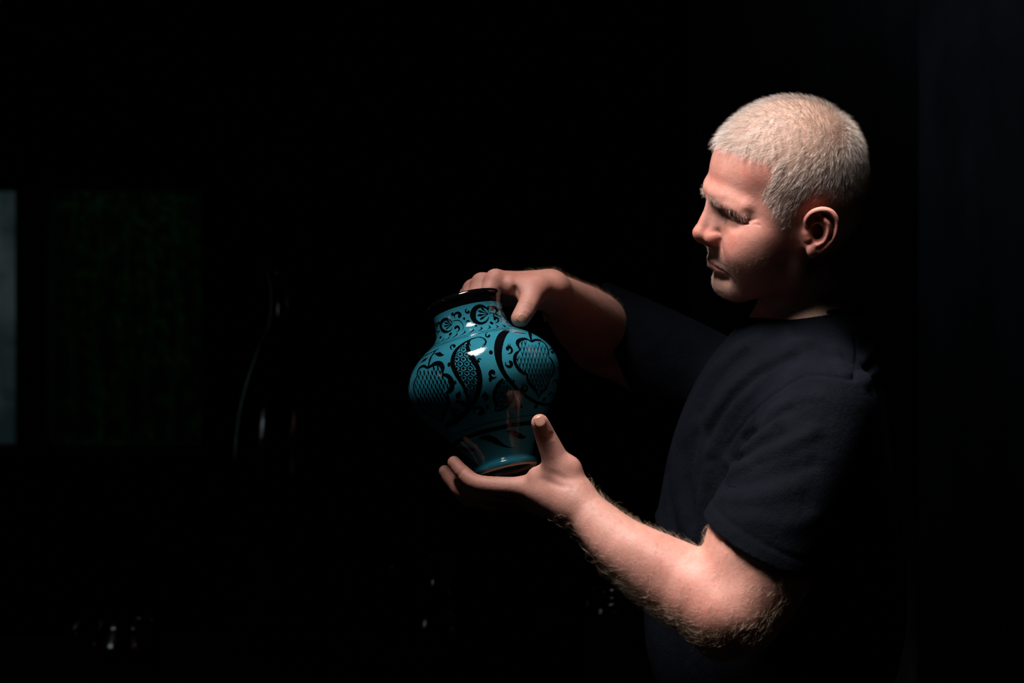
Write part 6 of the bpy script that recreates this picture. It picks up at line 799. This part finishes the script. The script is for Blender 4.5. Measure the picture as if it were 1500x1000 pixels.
 'neck_scroll_motif': '-1039,1829,34 -1033,1832,37 -1027,1834,41 -1022,1838,42 -1020,1844,42 -1020,1851,40 -1022,1858,38 -1027,1865,35 -1035,1872,33 -1045,1876,31 -1057,1879,29 -1071,1880,28 -1084,1878,26 -1096,1873,23 -1107,1866,20 -1115,1858,17 -1117,1847,13 -1115,1834,9 -1113,1822,4;-1060,1833,9 -1054,1832,31 -1039,1829,44 -1024,1826,31 -1017,1824,9;-1129,1705,29 -1126,1708,31 -1124,1713,34 -1120,1715,36 -1114,1717,35 -1106,1717,33 -1098,1715,32 -1089,1712,30 -1081,1706,28 -1075,1700,26 -1071,1692,24 -1068,1683,23 -1068,1674,22 -1071,1666,20 -1077,1658,17 -1085,1653,14 -1096,1652,11 -1109,1653,7 -1123,1654,3;-1148,1709,7 -1142,1708,26 -1129,1705,37 -1115,1701,26 -1110,1700,7;-461,1841,33 -458,1847,36 -456,1852,39 -451,1857,41 -441,1862,40 -429,1866,38 -417,1869,36 -402,1870,34 -386,1869,32 -372,1866,30 -361,1861,28 -353,1853,27 -351,1845,25 -356,1834,23 -366,1823,20 -382,1812,16 -403,1804,13 -426,1797,8 -449,1790,4;-488,1842,8 -479,1842,30 -461,1841,42 -441,1841,30 -433,1841,8;-489,1714,29 -484,1719,31 -478,1724,34 -471,1727,36 -461,1730,35 -450,1732,33 -440,1733,32 -430,1731,30 -421,1727,28 -416,1722,26 -416,1715,24 -419,1706,23 -427,1696,22 -440,1687,20 -457,1677,17 -474,1669,14 -492,1665,11 -509,1663,7 -526,1661,3;-511,1715,7 -504,1715,26 -489,1714,37 -475,1714,26 -467,1713,7;-873,1862,22 -873,1859,24 -874,1855,26 -876,1852,27 -881,1850,27 -886,1848,25 -892,1847,24 -898,1848,23 -905,1850,21 -911,1853,20 -915,1857,19 -919,1863,18 -920,1869,17 -919,1875,15 -915,1882,13 -910,1888,11 -902,1891,8 -892,1894,5 -882,1896,3;-886,1865,6 -882,1864,20 -873,1862,28 -863,1861,20 -859,1860,6;-922,1708,23 -918,1707,25 -913,1706,28 -909,1706,29 -904,1708,28 -899,1711,27 -896,1715,26 -894,1720,24 -893,1726,22 -894,1732,21 -897,1738,20 -903,1743,19 -909,1747,18 -918,1749,16 -928,1750,14 -937,1749,12 -945,1745,9 -953,1739,6 -960,1733,3;-936,1711,6 -932,1710,21 -922,1708,30 -913,1706,21 -909,1705,6;-1556,1835,23 -1553,1838,25 -1551,1841,28 -1552,1845,29 -1560,1850,28 -1572,1856,27 -1587,1861,26 -1609,1866,24 -1638,1871,22 -1673,1876,21 -1727,1882,20 -1708,1835,6 -1653,1820,3;-1600,1844,6 -1586,1841,21 -1556,1835,30 -1530,1829,21 -1520,1827,6;-1679,1741,27 -1671,1786,14 -1617,1773,10 -1575,1760,7 -1541,1748,3;-1679,1741,35 -1609,1727,25 -1589,1723,7;-1165,1885,9 -1157,1884,32 -1140,1880,46 -1123,1876,32 -1116,1874,9;-984,1790,7 -979,1789,25 -967,1787,36 -955,1784,25 -950,1783,7;-1241,1660,9 -1232,1657,32 -1213,1652,46 -1194,1647,32 -1186,1645,9;-563,1861,7 -556,1860,25 -542,1859,36 -527,1859,25 -521,1858,7;-606,1668,11 -598,1667,40 -579,1665,57 -560,1664,40 -551,1663,11;-487,1768,5 -483,1768,18 -472,1767,26 -460,1767,18 -456,1767,5;-336,1756,6 -328,1756,22 -309,1757,31 -288,1758,22 -279,1759,6;-1471,1677,7 -1459,1674,25 -1433,1668,36 -1408,1662,25 -1398,1659,7;-838,1671,8 -833,1670,29 -821,1668,41 -809,1665,29 -803,1664,8;-327,1851,8 -315,1851,29 -288,1853,41 -259,1855,29 -245,1855,8;-1164,1801,7 -1135,1798,8 -1107,1796,9 -1080,1792,11 -1058,1785,11 -1040,1773,11 -1025,1756,10 -1013,1738,9 -1005,1722,8 -1002,1707,7 -1002,1693,7 -1005,1680,6 -1008,1669,6 -1014,1660,5 -1021,1652,4 -1028,1646,3 -1036,1639,2;-545,1797,7 -516,1797,8 -486,1798,9 -455,1797,10 -427,1793,10 -399,1783,10 -373,1768,10 -352,1752,10 -338,1736,9 -339,1720,8 -349,1703,7 -365,1685,6 -381,1667,4',
}
kt = int(np.argmax(pc[:, 1])); OUT = pc[18:kt+1]
def surf(th, hh, off=0.00022):
    """points on the outside of the vase, lifted by the thickness of the paint"""
    r = np.interp(hh, OUT[:, 1], OUT[:, 0]); e = 0.6
    dr = (np.interp(hh+e, OUT[:, 1], OUT[:, 0])-np.interp(hh-e, OUT[:, 1], OUT[:, 0]))/(2*e)
    nl = 1/np.sqrt(1+dr*dr); rr = r/1000+off*nl; zz = hh/1000-off*dr*nl
    L = np.stack([rr*np.cos(th), rr*np.sin(th), zz], -1); return VO+L@VM.T, r, np.sqrt(1+dr*dr)
def stroke_mesh(name, strokes, rot=0.0, mat_=None):
    V, F_ = [], []
    for st in strokes:
        st = np.array(st, float)/10; th = np.radians(st[:, 0]); hh = st[:, 1]; wd = st[:, 2]/2
        r = np.interp(hh, OUT[:, 1], OUT[:, 0]); g = np.gradient(np.interp(OUT[:, 1], OUT[:, 1], OUT[:, 0]), OUT[:, 1]); sl = np.sqrt(1+np.interp(hh, OUT[:, 1], g)**2)
        du = np.gradient(th)*r; dv = np.gradient(hh)*sl; l = np.sqrt(du*du+dv*dv)+1e-9
        nu, nv = -dv/l, du/l; b = len(V); cols = []
        for s in (-1, 0, 1):
            P, _, _ = surf(th+rot+s*wd*nu/r, np.clip(hh+s*wd*nv/sl, 1, 205)); cols.append(P)
        n = len(st); Vs = np.stack(cols, 1).reshape(-1, 3); V.append(Vs)
        o = sum(len(x) for x in V[:-1])
        F_ += [(o+i*3+j, o+i*3+j+1, o+i*3+3+j+1, o+i*3+3+j) for i in range(n-1) for j in (0, 1)]
    return np_mesh(name, np.concatenate(V), F_, None, mat_ or M_BLACK)
PLAIN = {'pomegranate_motif': ('pomegranate_motif', (0, 180)), 'pomegranate_motif_b': ('pomegranate_motif', (0, 180)), 'medallion_ring': ('medallion_ring', (0, 180)),
         'leaf_motif': ('leaf_motif', (0, 180)), 'leaf_motif_b': ('leaf_motif', (0, 180)), 'scroll_motif': ('scroll_motif', (0, 180)), 'lower_leaf_motif': ('lower_leaf_motif', (0, 90, 180, 270)),
         'rosette_motif': ('rosette_motif', (0, 120, 240)), 'rosette_motif_b': ('rosette_motif', (0, 120, 240)), 'neck_scroll_motif': ('neck_scroll_motif', (0, 120, 240))}
for k, txt in PATTERN.items():
    sts = [[tuple(int(v) for v in p.split(',')) for p in st.split(' ')] for st in txt.split(';')]
    nm, rots = PLAIN[k]
    for a in rots: tag(setp(stroke_mesh(nm, sts, math.radians(a)), vase), kind='stuff' if 'scroll' in nm else None)
def ring_band(name, h0, w_, n=120): setp(stroke_mesh(name, [[(i*3600/n, h0*10, w_*10) for i in range(n+1)]]), vase)
ring_band('painted_line', 152.8, 0.7); ring_band('painted_line', 155.2, 0.7); ring_band('painted_line', 50.3, 0.7); ring_band('painted_line', 43.0, 5.2)
com = []
for i in range(32):
    a = i*3600/32; com.append([(a-40, 1575, 2), (a-10, 1582, 16), (a+22, 1600, 26), (a+30, 1622, 14), (a+20, 1638, 2)])
setp(stroke_mesh('neck_comma_motif', com), vase)
# black lip and bare foot
i0 = int(np.argmin(np.abs(pc[:kt, 1]-193.5))); lip = pc[i0:kt+14].copy(); g = np.gradient(lip, axis=0); nn = np.stack([g[:, 1], -g[:, 0]], 1); nn /= np.linalg.norm(nn, axis=1)[:, None]+1e-9
lip = lip+nn*0.35; lip[0] -= nn[0]*0.4
o = lathe('rim', lip, 120, None, M_BLACK); setp(o, vase); tag(o, 'black glazed rim')
o = lathe('foot_ring', [(30.2, 2.5), (30.6, 0.3), (32.8, -0.35), (36.2, -0.35), (37.6, 0.9), (37.4, 1.6)], 120, None, M_CLAY); setp(o, vase); tag(o, 'bare buff clay foot')
